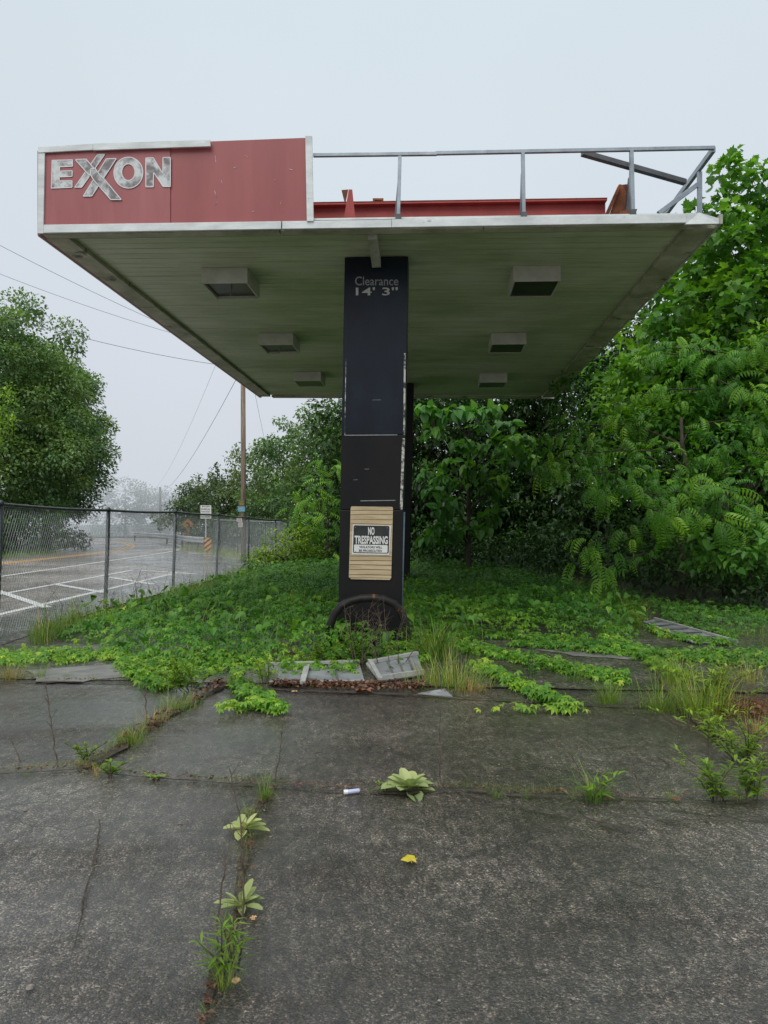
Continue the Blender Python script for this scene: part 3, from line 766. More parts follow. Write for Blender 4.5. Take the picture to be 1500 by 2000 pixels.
def flat_sign(name,label,px0,px1,pt,pb_,Y,mat,rows,tmat,group=None,cat='sign',tilt=0,cols=(6,9)):
    a=P(px0,pb_,Y);b=P(px1,pt,Y);r=empty(name,a,label,cat,group)
    m_=MB();m_.box(a.x,b.x,Y,Y+.012,a.z,b.z);pl_=m_.build('plate',mat,r,bevel=.004)
    if rows: textbars(a,X1,b.x-a.x,b.z-a.z,rows,tmat,pl_,cols)
    return r
Yp=pb.y-.13
flat_sign('pole_sign','black sign with yellow lettering, highest sign on the utility pole',465.3,478.7,977.5,988.5,Yp,M['sign_black'],3,M['yellow_text'])
flat_sign('pole_sign','bright blue sign on the utility pole just under the black one',464.8,478.6,989,999.6,Yp,M['blue_sign'],3,M['yellow_text'])
flat_sign('pole_sign','upper small white sign low on the utility pole',462.2,472.8,1012,1019.3,Yp,M['sign_white'],2,M['redtext'],cols=(4,5))
flat_sign('pole_sign','lower small white sign with dark red lettering on the utility pole',465,474,1019.9,1029.6,Yp-.01,M['sign_white'],3,M['redtext'],cols=(4,6))
r=flat_sign('road_sign','tall white rectangular roadside sign with black lettering on thin post',391.5,412.5,987,1013,40,M['sign_white'],5,M['sign_black'])
m_=MB();m_.bar(P(402,1078,40.06),P(402,990,40.06),.06,.05);m_.build('post',M['guard'],r)
# striped object marker
cm=empty('striped_marker',P(406,1078,39.6),'orange and black diagonally striped marker at the guardrail end','sign')
a=P(399.3,1077.5,39.6);b=P(412.7,1050,39.6);m_=MB();m_.box(a.x,b.x,39.6,39.615,a.z,b.z);mp_=m_.build('plate',M['sign_black'],cm)
w_=b.x-a.x;h_=b.z-a.z
def clip_band(z0,th):
    pts=[]
    lo=[(0,z0),(w_,z0+w_*.8)];hi=[(w_,z0+w_*.8+th),(0,z0+th)]
    poly=[lo[0],lo[1],hi[0],hi[1]]
    def cut(poly,f):
        out=[]
        for i in range(len(poly)):
            p,q=poly[i],poly[(i+1)%len(poly)];fp_,fq=f(p),f(q)
            if fp_>=0: out.append(p)
            if (fp_>=0)!=(fq>=0):
                t=fp_/(fp_-fq);out.append((p[0]+(q[0]-p[0])*t,p[1]+(q[1]-p[1])*t))
        return out
    poly=cut(poly,lambda p:p[1]);poly=cut(poly,lambda p:h_-p[1]) if poly else poly
    return poly
for z0 in (-.30,-.04,.22,.48):
    pg=clip_band(z0,.15)
    if pg and len(pg)>2:
        m_=MB();m_.prism([Vector((a.x+x,39.597,a.z+z)) for x,z in pg],Vector((0,-.003,0)));m_.build('stripe',M['orange'],mp_)
m_=MB();m_.bar(Vector(((a.x+b.x)/2,39.64,-.1)),Vector(((a.x+b.x)/2,39.64,a.z+.6)),.06,.04);m_.build('post',M['guard'],cm)
# curve warning
cw=empty('curve_warning_sign',P(367,1064,56),'orange diamond left curve warning sign with small plaque below','sign')
c=P(367,1024,56);hd=11.3/F*56
m_=MB();m_.prism([c+Vector((0,0,-hd)),c+Vector((hd,0,0)),c+Vector((0,0,hd)),c+Vector((-hd,0,0))],Vector((0,.012,0)));dm=m_.build('diamond_plate',M['orange'],cw)
m_=MB()
def q(x,z): return c+Vector((x*hd,-.006,z*hd))
arc=[(.22,-.5),(.24,-.1),(.16,.12),(-.05,.22)]
for p0,p1 in zip(arc,arc[1:]): m_.bar(q(*p0),q(*p1),.09,.004,up=(0,1,0))
m_.prism([q(-.42,.2),q(-.05,-.02),q(-.05,.46)],Vector((0,-.003,0)));m_.build('arrow',M['sign_black'],dm)
a=P(360.5,1046,56);b=P(369.5,1038,56);m_=MB();m_.box(a.x,b.x,56,56.012,a.z,b.z);pq=m_.build('speed_plaque',M['orange'],cw);textbars(a,X1,b.x-a.x,b.z-a.z,2,M['sign_black'],pq,(3,4))
m_=MB();m_.bar(Vector((c.x-.05,56.04,-.1)),Vector((c.x-.05,56.04,c.z)),.06,.05);m_.build('post',M['orange'],cw)
# guardrail
gr=empty('guardrail',P(398,1075,40),'silver corrugated guardrail curving along the road bend','guardrail')
gp=[];
for (x,y,Y) in ((399,1058.5,40),(385,1057.2,41.5),(370,1056.4,43.5),(355,1057,46.5),(342,1058.8,50),(325,1061.5,54.5),(300,1062.5,60),(262,1062,66)):
    gp.append(P(x,y,Y))
for g in gp: g.z=.60
for i in range(3):
    pass
m_=MB();prof=[(0,.16),(.05,.13),(.05,.05),(0,.01),(0,-.01),(.05,-.05),(.05,-.13),(0,-.16)]
vs=[];fs=[]
for i,p in enumerate(gp):
    d=(gp[min(i+1,len(gp)-1)]-gp[max(i-1,0)]);d.z=0;d.normalize();s=Vector((d.y,-d.x,0))
    if s.y>0: s=-s
    for (o_,z_) in prof: vs.append(p+s*o_+Vector((0,0,z_)))
k=len(prof)
for i in range(len(gp)-1):
    for j in range(k-1): fs.append((i*k+j,i*k+j+1,(i+1)*k+j+1,(i+1)*k+j))
m_.add(vs,fs);m_.build('rail',M['guard'],gr)
for p in gp[1::2]:
    m_=MB();m_.bar(Vector((p.x,p.y+.15,-.1)),Vector((p.x,p.y+.15,.74)),.1,.12);m_.build('post',M['pole'],gr)
# distant pole + wires
dp=empty('utility_pole',P(313,1050,88),'distant thin utility pole standing among misty trees','pole')
m_=MB();m_.tube([P(313,1052,88),P(313,951,88)],.13,8);m_.build('shaft',M['pole'],dp)
def wire(a,b,sag,r,label,n=24):
    a=Vector(a);b=Vector(b);pts=[]
    for i in range(n+1):
        t=i/n;q_=a.lerp(b,t);q_.z-=sag*4*t*(1-t);pts.append(q_)
    m_=MB();m_.tube(pts,r,5);o=m_.build('power_line',M['cable'],origin=a)
    return tag(o,label,'cable','overhead lines strung from the utility pole')
at_=lambda dx,dz=0:ptop+Vector((dx,0,dz))
wire(P(-80,437,24),at_(-.8,-.25),.15,.008,'highest overhead cable running from upper left to behind the canopy')
wire(P(-80,503,24),at_(-.3,-.28),.2,.007,'middle overhead cable slanting down to the canopy edge')
wire(P(-80,589,24),at_(-.15,-.95),.25,.009,'lowest overhead cable passing beside the left tree crown')
wire(at_(-.1,-1.1),P(313,962,88),.9,.010,'thick cable sagging from the pole towards the misty road bend')
wire(at_(-.8,-.25),P(300,955,88),.9,.005,'thin cable furthest left above the misty road bend')
wire(at_(.2,-.6),P(560,1000,60),1.0,.006,'thin cable dropping right of the pole into the trees')

# ------------------------------------------------------------------ trees
def norm(a): return a/(np.linalg.norm(a,axis=-1,keepdims=True)+1e-9)
def shell_clumps(ells,n,rmin,rmax,seed,inner=.55):
    r_=np.random.default_rng(seed);out=[]
    w=np.array([e[3]*e[4]*e[5] for e in ells])**.66;w=w/w.sum()
    tries=0
    while len(out)<n and tries<n*30:
        tries+=1
        e=ells[r_.choice(len(ells),p=w)]
        d=norm(r_.normal(size=3));k=inner+(1-inner)*r_.random()**.6
        c=np.array([e[0]+d[0]*e[3]*k,e[1]+d[1]*e[4]*k,e[2]+d[2]*e[5]*k])
        if c[2]<.15: continue
        r=rmin+(rmax-rmin)*r_.random()
        if any(np.linalg.norm(c-o[0])<.62*min(r,o[1]) for o in out[-160:]): continue
        out.append((c,r,d))
    return out
def crown_leaves(clumps,leaf,size,per,droop,seed,flat=.7,tb=0.0,sizevar=.35,axup=.0):
    r_=np.random.default_rng(seed);parts=[]
    zs=np.array([c[0][2] for c in clumps]);z0,z1=zs.min(),zs.max()+1e-3
    Pp=[];A=[];Nn=[];T=[]
    for c,r,d in clumps:
        k=int(per*(r/.7)**2)+3
        u=norm(r_.normal(size=(k,3))+np.array([d[0]*.5,d[1]*.5,.35]))
        rad=r*(r_.random((k,1))**.45)
        p=c+u*rad*np.array([1,1,flat])
        ax=u*.8+r_.normal(size=(k,3))*.45+np.array([0,0,axup-droop])
        nn=np.array([0,0,1.0])+u*.5+r_.normal(size=(k,3))*.4
        t=.27+.34*u[:,2]*rad[:,0]/r+.2*(c[2]-z0)/(z1-z0)+r_.normal(size=k)*.13+r_.normal()*.11+tb  # clump and crown tops lighter, undersides darker: light painted into the tint
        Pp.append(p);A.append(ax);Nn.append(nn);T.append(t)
    Pp=np.concatenate(Pp);A=np.concatenate(A);Nn=np.concatenate(Nn);T=np.clip(np.concatenate(T),0,1)
    s=size*(1+sizevar*(r_.random(len(Pp))*2-1))
    return inst(leaf,A,Nn,Pp,s,T)
def tree(name,label,base,h,tr,clumps,leaf,size,per,mat,droop=.3,seed=0,cat='tree',group=None,limbs=24,flat=.7,tb=0,lean=(0,0),extra=None,bark='bark'):
    base=Vector(base);root=empty(name,base,label,cat,group);rr=random.Random(seed)
    m_=MB();n=9;tp=[]
    for i in range(n+1):
        t=i/n;tp.append(base+Vector((lean[0]*t+rr.uniform(-.05,.05)*h*.12*t,lean[1]*t+rr.uniform(-.05,.05)*h*.12*t,-.1+(h+.1)*t)))
    m_.tube(tp,[tr*(1.25 if i==0 else 1)*(1-.86*i/n) for i in range(n+1)],8)
    cl=list(clumps);rr.shuffle(cl)
    for c,r,d in cl[:limbs]:
        c=Vector(c);zt_=max(.25*h,min(c.z-.2*(c-base).length*.6,h*.9));k=min(max(zt_/h,0),.95)
        st=tp[int(k*n)];mid=st.lerp(c,.5)+Vector((rr.uniform(-.2,.2),rr.uniform(-.2,.2),.12*(c-st).length))
        r0=max(.012,tr*.34*(1-k)+.01)
        m_.tube([st,st.lerp(mid,.55)+Vector((rr.uniform(-.06,.06),0,.03)),mid,mid.lerp(c,.55),c],[r0,r0*.8,r0*.6,r0*.4,r0*.2],5,cap=False)
    m_.build('trunk',M[bark],root,smooth=True)
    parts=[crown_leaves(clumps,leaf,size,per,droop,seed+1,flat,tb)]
    if extra: parts+=extra
    np_build('crown',parts,mat,root);return root
def pxc(px,py,Y,r): # clump centred under this pixel at depth Y
    return (np.array(P(px,py,Y)),r,norm(np.array([rng.normal()*.5,-.7,.3])))

# -- left, across the road
def E(px,py,Y,rx,ry,rz): q_=P(px,py,Y);return (q_.x,q_.y,q_.z,rx,ry,rz)
WG='woodland trees across the road'
c1=shell_clumps([E(10,700,41,3.4,3,3.4),E(60,790,40,2.7,3,3.2),E(20,900,40,4.0,3.5,3.5),E(95,850,42,2.6,3,2.8),E(-90,720,42,3.5,3,5)],230,.8,1.5,21,.5)
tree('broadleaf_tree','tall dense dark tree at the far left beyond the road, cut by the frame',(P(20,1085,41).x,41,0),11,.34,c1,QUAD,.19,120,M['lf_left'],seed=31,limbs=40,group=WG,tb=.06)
c2=shell_clumps([E(105,810,49,2.6,3,3.8),E(150,860,49,1.5,2.2,2.6),E(110,930,48,2.6,3,2.6),E(110,765,49,1.5,2,1.9),E(75,770,50,2.6,2.6,3),E(120,960,48,1.9,2,2.0)],190,.75,1.35,22,.5)
t2=tree('broadleaf_tree','hazier tree leaning out over the road, rightmost of the left woodland',(P(90,1080,49).x,49,0),11,.30,c2,QUAD,.21,110,M['lf_left'],seed=32,limbs=36,group=WG,tb=.14)
m_=MB();m_.tube([P(150,908,48.5),P(186,911,48.5),P(200,905,48.5),P(216,902,48.4)],[.05,.035,.025,.01],5)
m_.tube([P(200,905,48.5),P(213,905.5,48.4)],[.02,.008],5);m_.build('dead_branch',M['bark'],t2)
c3=shell_clumps([E(-12,770,31,.75,.8,.8),E(-5,830,31,.6,.7,1.0)],34,.25,.5,23)
tree('young_tree','yellow green young tree just entering at the left edge in front of the woodland',(P(-45,1100,31).x,31,0),5.5,.09,c3,LEAF,.16,80,M['lf_yellow'],seed=33,limbs=14,group=WG)
c4=shell_clumps([E(20,1035,37,2.6,1.6,1.6),E(95,1030,42,2.4,1.6,1.5),E(-90,1035,34,2.5,1.6,1.9),E(60,990,45,3.2,1.5,2.2),E(0,960,46,3.5,1.5,2.4)],150,.4,.75,24)
tree('roadside_shrub','dark tangled shrubbery under the left trees behind the road',(P(40,1080,40).x,40,0),1.6,.06,c4,QUAD,.17,115,M['lf_dark'],seed=34,limbs=20,cat='shrub')
# -- distant, in the mist
HG='misty trees beyond the road bend'
for i,(px,top,Y,w,lab) in enumerate(((245,938,92,3.4,'round misty tree left of the distant thin pole'),(310,956,96,2.4,'low misty tree right beside the distant thin pole'),(345,968,98,2.2,'lowest misty tree between the distant pole and the right hand woodland'),(400,938,70,3.0,'pale misty tree at the far end of the right hand woodland'))):
    q_=P(px,top,Y);zz=q_.z
    cc=shell_clumps([(q_.x,Y,zz*.66,w,w,zz*.36),(q_.x-w*.3,Y,zz*.35,w*1.15,w,zz*.4)],90,.5,.95,40+i,.4)
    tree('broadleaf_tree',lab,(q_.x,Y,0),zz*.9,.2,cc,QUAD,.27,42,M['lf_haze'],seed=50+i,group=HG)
# -- right of the road, behind the pole
RG='woodland trees behind the utility pole'
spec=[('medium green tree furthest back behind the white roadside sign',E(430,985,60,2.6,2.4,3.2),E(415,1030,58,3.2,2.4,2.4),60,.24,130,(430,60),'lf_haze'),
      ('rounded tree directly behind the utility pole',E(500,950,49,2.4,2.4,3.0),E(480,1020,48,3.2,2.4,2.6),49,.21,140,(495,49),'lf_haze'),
      ('taller tree right of the utility pole with pale upper leaves',E(560,915,42,1.7,2,3.2),E(545,1000,41,2.4,2.4,2.6),42,.19,150,(560,42),'lf_left'),
      ('tall dark tree half hidden behind the near column',E(628,880,36,1.55,2,2.2),E(620,990,36,2.1,2,2.6),36,.17,170,(635,36),'lf_left'),
      ('dark tree visible just left of the near column top',E(690,880,38,1.6,2,2.6),E(690,990,36,2.2,2,2.6),38,.17,140,(690,38),'lf_left')]
for i,(lab,e1,e2,Y,ls,nc,b,mt) in enumerate(spec):
    cc=shell_clumps([e1,e2],nc,.38,.75,60+i,.4)
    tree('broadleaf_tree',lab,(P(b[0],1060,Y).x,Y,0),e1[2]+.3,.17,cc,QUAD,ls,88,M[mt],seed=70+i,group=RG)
cc=[pxc(px,py,25+rng.normal()*.5,.28+.12*rng.random()) for px,py in ((640,905),(655,940),(618,935),(600,960),(640,970),(660,985),(612,985),(590,1000),(635,1010),(610,1030),(650,1040),(625,1065),(600,1080),(648,1085),(575,990),(664,915),(630,1100),(660,1070))]
tree('young_tree','bright young tree with drooping compound leaves just left of the near column',(P(640,1090,25).x,25,0),3.1,.06,cc,FROND,.55,22,M['lf_frond'],seed=81,droop=.5,tb=.1)
cc=shell_clumps([E(545,1078,24,.95,.9,.55),E(585,1060,24.5,.7,.8,.75),E(510,1095,23.5,.5,.6,.35),E(600,1085,25,.9,.8,.7)],95,.16,.34,83,.3)
tree('vine_covered_shrub','bright green vine covered shrub swallowing the end of the chain link fence',(P(560,1105,24).x,24,0),.9,.04,cc,LEAF,.12,170,M['lf_yellow'],seed=84,cat='shrub',limbs=16)
# -- dark wood at the back, behind the canopy
DG='dark trees at the back of the lot'
back=[(845,25.5,7.5,'dark tree seen between the two canopy columns and the broad leaved sapling'),(960,27,7.6,'dark tree behind the broad leaved tree under the canopy rear edge'),(1040,31,7.4,'slender dark tree beside the sky gap at the canopy rear corner'),(1150,25,8.0,'dark tree right of the sky gap behind the canopy corner'),(1260,22,8.2,'dark tree behind the drooping compound leaves at mid right'),(1400,21,8.6,'tall dark tree behind the lobed leaf tree'),(1560,20,8.6,'dark tree at the right edge of the lot'),(740,28,6.8,'dark tree hidden mostly by the near column')]
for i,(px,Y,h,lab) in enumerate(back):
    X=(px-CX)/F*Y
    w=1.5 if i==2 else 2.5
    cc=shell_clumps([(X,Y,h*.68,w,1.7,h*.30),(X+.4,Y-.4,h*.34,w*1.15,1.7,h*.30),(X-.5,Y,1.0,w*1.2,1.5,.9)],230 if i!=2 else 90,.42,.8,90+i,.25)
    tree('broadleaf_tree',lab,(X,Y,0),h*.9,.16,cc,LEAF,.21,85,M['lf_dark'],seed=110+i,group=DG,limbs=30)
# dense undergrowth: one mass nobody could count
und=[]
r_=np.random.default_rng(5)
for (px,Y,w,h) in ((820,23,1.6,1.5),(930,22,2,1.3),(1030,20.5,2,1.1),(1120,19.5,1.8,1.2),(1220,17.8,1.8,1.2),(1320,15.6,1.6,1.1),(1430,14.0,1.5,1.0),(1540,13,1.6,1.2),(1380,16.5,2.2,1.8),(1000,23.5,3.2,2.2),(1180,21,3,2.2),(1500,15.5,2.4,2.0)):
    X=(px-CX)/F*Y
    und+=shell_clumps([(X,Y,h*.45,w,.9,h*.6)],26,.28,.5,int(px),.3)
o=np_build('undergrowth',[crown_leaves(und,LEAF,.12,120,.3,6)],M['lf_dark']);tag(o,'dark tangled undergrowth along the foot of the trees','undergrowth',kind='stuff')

# -- broad leaved tree behind the column (right of it)
Yh=20.0
cc=[pxc(px,py,Yh+rng.normal()*.45,.30+.10*rng.random()) for px,py in ((830,800),(860,812),(890,806),(925,806),(965,800),(985,830),(940,835),(845,845),(880,905),(905,870),(940,880),(960,862),(985,880),(1010,880),(1000,910),(925,915),(870,935),(850,960),(835,925),(895,945),(930,940),(955,925),(885,985),(860,1000),(905,1020),(870,1032),(930,1035),(950,1010),(840,1050),(980,940),(1015,860),(960,960),(1030,905),(890,1040))]
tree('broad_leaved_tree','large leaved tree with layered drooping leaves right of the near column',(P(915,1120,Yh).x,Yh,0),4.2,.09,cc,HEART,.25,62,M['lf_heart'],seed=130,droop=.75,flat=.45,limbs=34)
# -- lobed leaf tree at the right
cc=shell_clumps([E(1440,520,16.6,1.5,1.6,2.4),E(1520,560,16.5,1.9,1.8,2.9),E(1405,640,16.6,1.75,1.6,2.0),E(1330,690,16.8,1.35,1.2,1.1),E(1300,770,17,1.5,1.4,1.1),E(1480,760,16,2,1.6,1.6)],250,.30,.55,140,.35)
cc+= [pxc(px,py,16.2,.26) for px,py in ((1424,305),(1420,330),(1432,350),(1408,375),(1420,395),(1395,420),(1470,335),(1485,350),(1462,372),(1490,395),(1440,400),(1405,450),(1385,455),(1475,440),(1440,440),(1290,620),(1262,650),(1240,690),(1380,500),(1370,540),(1350,570),(1330,600),(1310,640),(1220,720))]
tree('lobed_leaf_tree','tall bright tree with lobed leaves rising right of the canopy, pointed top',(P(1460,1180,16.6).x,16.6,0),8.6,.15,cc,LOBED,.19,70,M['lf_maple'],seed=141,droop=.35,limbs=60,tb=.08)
# -- compound leaf trees
def spray_branch(pts,n,seed,L=.62,spread=.28):
    """fronds set along a branch line, drooping"""
    r_=np.random.default_rng(seed);Pp=[];A=[];Nn=[];S=[];T=[]
    pts=[np.array(p) for p in pts]
    for i in range(n):
        t=r_.random()**.8*(len(pts)-1.001);k=int(t);a=pts[k]+(pts[k+1]-pts[k])*(t-k)
        d=norm(pts[k+1]-pts[k]);side=np.cross(d,[0,0,1]);sg_=1 if r_.random()<.5 else -1
        ax=d*.55+side*sg_*(.5+r_.random()*.7)+np.array([0,-.2,-.05-.5*r_.random()])+r_.normal(size=3)*.38
        Pp.append(a+r_.normal(size=3)*spread*.35);A.append(ax);Nn.append(np.array([0,-.12,1])+r_.normal(size=3)*.35);S.append(L*(.5+.75*r_.random()));T.append(np.clip(.38+.22*r_.normal()+.30*t/len(pts),0,1))  # tint rises towards the branch tips: their lit look is painted in
    return inst(FROND2 if seed%2 else FROND,np.array(A),np.array(Nn),np.array(Pp),np.array(S),np.array(T))
def frond_tree(label,base,h,branches,seed,per=26,L=.54,group=None,mat='lf_frond',fill=None):
    base=Vector(base);root=empty('compound_leaf_tree',base,label,'tree',group)
    m_=MB();rr=random.Random(seed)
    tp=[base+Vector((rr.uniform(-.06,.06)*i*.4,rr.uniform(-.06,.06)*i*.4,h*i/7-.1)) for i in range(8)]
    m_.tube(tp,[.10*(1-.1*i) for i in range(8)],8);parts=[]
    for j,(br,n) in enumerate(branches):
        pts=[P(*b) for b in br];st=min(tp,key=lambda t:abs(t.z-(pts[0].z-.3)))
        line=[st]+pts;m_.tube(line,[.022]+[.013*(1-i/(len(pts)+.5))+.003 for i in range(len(pts))],5,cap=False)
        parts.append(spray_branch([st.lerp(pts[0],.6)]+pts,int(n*1.05),seed*100+j,L))
    if fill: parts.append(crown_leaves(fill,LEAF,.15,95,.35,seed+9,.7,-.06))
    m_.build('trunk',M['bark'],root,smooth=True);np_build('crown',parts,M[mat],root)
br1=[([(1330,920,14.4),(1240,915,13.8),(1160,925,13.3),(1090,900,13.2)],46),([(1330,960,13.8),(1280,965,13),(1220,955,12.6),(1160,965,12.4)],46),
     ([(1400,980,13),(1440,985,12.6),(1490,1010,12.4)],34),([(1250,985,13),(1290,1000,12.4),(1330,1010,12)],34),([(1300,880,14.5),(1200,880,14),(1100,890,14),(1050,920,14)],46),
     ([(1310,1040,13.6),(1240,1040,13),(1180,1050,12.8),(1120,1080,12.8)],30),([(1200,870,15),(1120,850,15),(1060,860,15)],34),([(1380,900,14.2),(1440,880,13.6),(1510,890,13.2)],40),
     ([(1360,940,13.4),(1400,950,12.6),(1440,960,12.2)],32),([(1240,830,15.2),(1150,830,15.3),(1080,800,15.6)],30),([(1350,830,14.8),(1420,820,14.4),(1490,830,14)],34),([(1340,1000,13),(1380,1020,12.4),(1420,1030,12)],26),([(1260,1080,14),(1200,1100,13.6),(1150,1115,13.4)],18)]
frond_tree('low spreading tree with long drooping compound leaves over the fallen strip at right',(P(1330,1190,14.6).x,14.6,0),3.6,br1,5,L=.48,fill=shell_clumps([E(1240,950,14.6,2.0,1.0,.8),E(1380,960,14,1.8,1.0,.9),E(1440,880,14,1.5,1,.8),E(1130,900,15,1.3,.9,.7)],60,.22,.45,201,.2))
br2=[([(1420,690,14.6),(1350,680,14),(1300,680,13.6)],40),([(1440,700,14),(1480,670,13.4),(1540,680,13)],40),([(1400,740,14.6),(1440,760,13.8),(1480,770,13.4)],36),([(1390,760,14.8),(1310,760,14.2),(1250,770,14)],36),
     ([(1390,700,15.2),(1300,690,15),(1240,705,15)],40),([(1380,770,15.3),(1270,765,15.2),(1200,790,15.2)],40),([(1480,820,14.4),(1540,830,14)],26),([(1340,790,15.2),(1240,800,15),(1150,800,15)],36),([(1440,640,14.6),(1500,630,14.2)],22)]
frond_tree('taller compound leaf tree with pale hanging sprays in front of the lobed leaf tree',(P(1420,1180,15.4).x,15.4,0),5.4,br2[:6],6,L=.42,fill=shell_clumps([E(1440,720,15.3,1.5,1.1,1.1),E(1270,760,15.8,1.9,1.0,.9),E(1245,800,17.5,.8,.9,.9),E(1480,830,15,1.5,1,.9),E(1330,830,15.6,1.6,1,.8)],120,.24,.5,202,.3))
cc=shell_clumps([E(1450,1060,12.6,.9,.7,.35),E(1490,1090,12.4,.9,.7,.4),E(1420,1100,13,.8,.6,.35)],40,.18,.34,150,.3)
tree('leafy_shrub','mid green shrub at the right edge below the drooping sprays',(P(1465,1190,12.6).x,12.6,0),.9,.03,cc,HEART,.12,110,M['lf_heart'],seed=151,cat='shrub',limbs=12)

# ------------------------------------------------------------------ ground cover
def inpoly(x,y,poly):
    c=np.zeros(len(x),bool);n=len(poly)
    for i in range(n):
        x0,y0=poly[i];x1,y1=poly[(i+1)%n]
        k=((y0>y)!=(y1>y))&(x<(x1-x0)*(y-y0)/(y1-y0+1e-12)+x0);c^=k
    return c
def vn(x,y,s,seed=0): # cheap smooth noise
    return (np.sin(x*s*1.7+seed)*np.cos(y*s*1.3-seed*2)+np.sin((x+y)*s*.9+seed*3)*.7+np.sin((x*.6-y*1.4)*s*2.1+seed)*.5)/2.2
main=[(95,1247),(150,1216),(300,1186),(430,1150),(490,1120),(600,1098),(820,1098),(1000,1122),(1200,1166),(1262,1214),(1235,1258),(1020,1248),(900,1262),(850,1285),(640,1312),(480,1302),(360,1322),(250,1306),(175,1268)]
mw=[(G(*p).x,G(*p).y) for p in main]
def scatter_poly(poly,dens,seed):
    xs=[p[0] for p in poly];ys=[p[1] for p in poly];r_=np.random.default_rng(seed)
    A=(max(xs)-min(xs))*(max(ys)-min(ys));n=int(A*dens)
    x=r_.uniform(min(xs),max(xs),n);y=r_.uniform(min(ys),max(ys),n);k=inpoly(x,y,poly);return x[k],y[k]
def band(pxs,wpx,n,seed):
    r_=np.random.default_rng(seed);t=r_.random(n)*(len(pxs)-1.001);k=t.astype(int);f=t-k;a=np.array(pxs,float)
    q_=a[k]+(a[k+1]-a[k])*f[:,None]
    w=np.interp(t,np.arange(len(pxs)),wpx) if hasattr(wpx,'__len__') else wpx
    q_[:,0]+=r_.normal(size=n)*8;q_[:,1]+=np.clip(r_.normal(size=n)*.5,-1,1)*w
    Y=F*EYE/(q_[:,1]-HZ);return (q_[:,0]-CX)/F*Y,Y
def edge_dist(x,y,poly):
    d=np.full(len(x),9.)
    for i in range(len(poly)):
        a=np.array(poly[i]);b=np.array(poly[(i+1)%len(poly)]);ab=b-a
        t=np.clip(((x-a[0])*ab[0]+(y-a[1])*ab[1])/(ab@ab),0,1)
        d=np.minimum(d,np.hypot(x-a[0]-t*ab[0],y-a[1]-t*ab[1]))
    return d
vine=[];rv=np.random.default_rng(77)
def vine_leaves(x,y,h,size,tint):
    n=len(x);a=rv.random(n)*6.283
    ax=np.stack([np.cos(a),np.sin(a)-.3,-.15+.25*rv.normal(size=n)],1)
    nn=np.stack([.35*rv.normal(size=n),-.25+.3*rv.normal(size=n),np.ones(n)],1)
    z=h*(.35+.65*rv.random(n)**.6)
    return inst(PALM,ax,nn,np.stack([x,y,z+.02],1),size*(.5+1.0*rv.random(n)**1.4),np.clip(tint+.15*rv.normal(size=n),0,1))
x,y=scatter_poly(mw,300,3);d=edge_dist(x,y,mw)
keep=(d>.25)|(rv.random(len(x))<.35+d*2);keep&=~((np.abs(x+.15)<.36)&(np.abs(y-9.1)<.28))
x,y,d=x[keep],y[keep],d[keep]
h=np.clip(.04+.28*np.minimum(d,.9)*(1+.65*vn(x,y,2.2,1)+.3*vn(x,y,6,9)),.02,.55)
tint=.34+.20*vn(x,y,1.4,2)+.30*np.exp(-d/.3)+.05*vn(x,y,5,4)-.10*(y>12)+.14*np.clip((8.6-y),0,1)  # front brighter, back darker: canopy shade is put into the leaf tint
vine.append(vine_leaves(x,y,h,.060,tint))
for pxs,w,n,tb in (([(870,1262),(1000,1290),(1110,1315),(1225,1336)],(11,8,7,10),1100,.60),([(930,1306),(1020,1350),(1080,1378),(1112,1392)],(8,9,7,4),800,.66),([(1000,1264),(1250,1284),(1380,1290),(1510,1294)],(4,5,14,16),1300,.52),([(960,1246),(1100,1256),(1260,1276)],(6,4,5),500,.5),
                   ([(-20,1292),(120,1288),(250,1283)],(18,12,14),800,.7),([(235,1300),(280,1330),(330,1340)],(22,24,12),620,.58),([(455,1340),(500,1372),(550,1398)],(16,20,5),420,.60),([(430,1395),(500,1388)],(4,5),60,.8),([(240,1306),(400,1300),(520,1290)],(20,26,22),1100,.62),([(700,1290),(830,1292)],(10,10),350,.6),([(1180,1250),(1260,1290),(1330,1330)],(10,10,16),420,.6),([(950,1398),(1060,1393),(1150,1400)],(2,3,2),40,.9),([(640,1250),(660,1290),(690,1310)],(30,30,14),500,.6),([(535,1312),(600,1318),(700,1312)],(12,10,14),150,.55),([(745,1310),(815,1290)],(10,8),50,.55),([(560,1312),(640,1305)],(10,10),180,.6),([(1290,1205),(1380,1215),(1520,1222)],(14,18,22),900,.28),([(1180,1160),(1300,1190),(1520,1205)],(14,16,18),800,.22),([(1262,1230),(1350,1258),(1430,1262)],(5,4,4),300,.5),([(1330,1222),(1440,1250)],(5,5),220,.4)):
    x,y=band(pxs,w,n,int(pxs[0][0]+n));hh=(.02+.075*rv.random(len(x)))*(1 if tb>.3 else 2)
    vine.append(vine_leaves(x,y,hh,.052,tb+.14*vn(x,y,4,3)))
x,y=scatter_poly(mw,26,31);kk=vn(x,y,2.6,5)>-.1;x,y=x[kk],y[kk];n=len(x);a=rv.random(n)*6.283
vine.append(inst(HEART,np.stack([np.cos(a),np.sin(a),-.3+.2*rv.normal(size=n)],1),np.stack([.3*rv.normal(size=n),-.3+.3*rv.normal(size=n),np.ones(n)],1),np.stack([x,y,.16+.22*rv.random(n)],1),.06+.08*rv.random(n),np.clip(.35+.2*rv.normal(size=n),0,1)))
o=np_build('vine_ground_cover',vine,M['lf_vine']);tag(o,'creeping five leaved vine carpeting the forecourt around the columns','vine',kind='stuff')
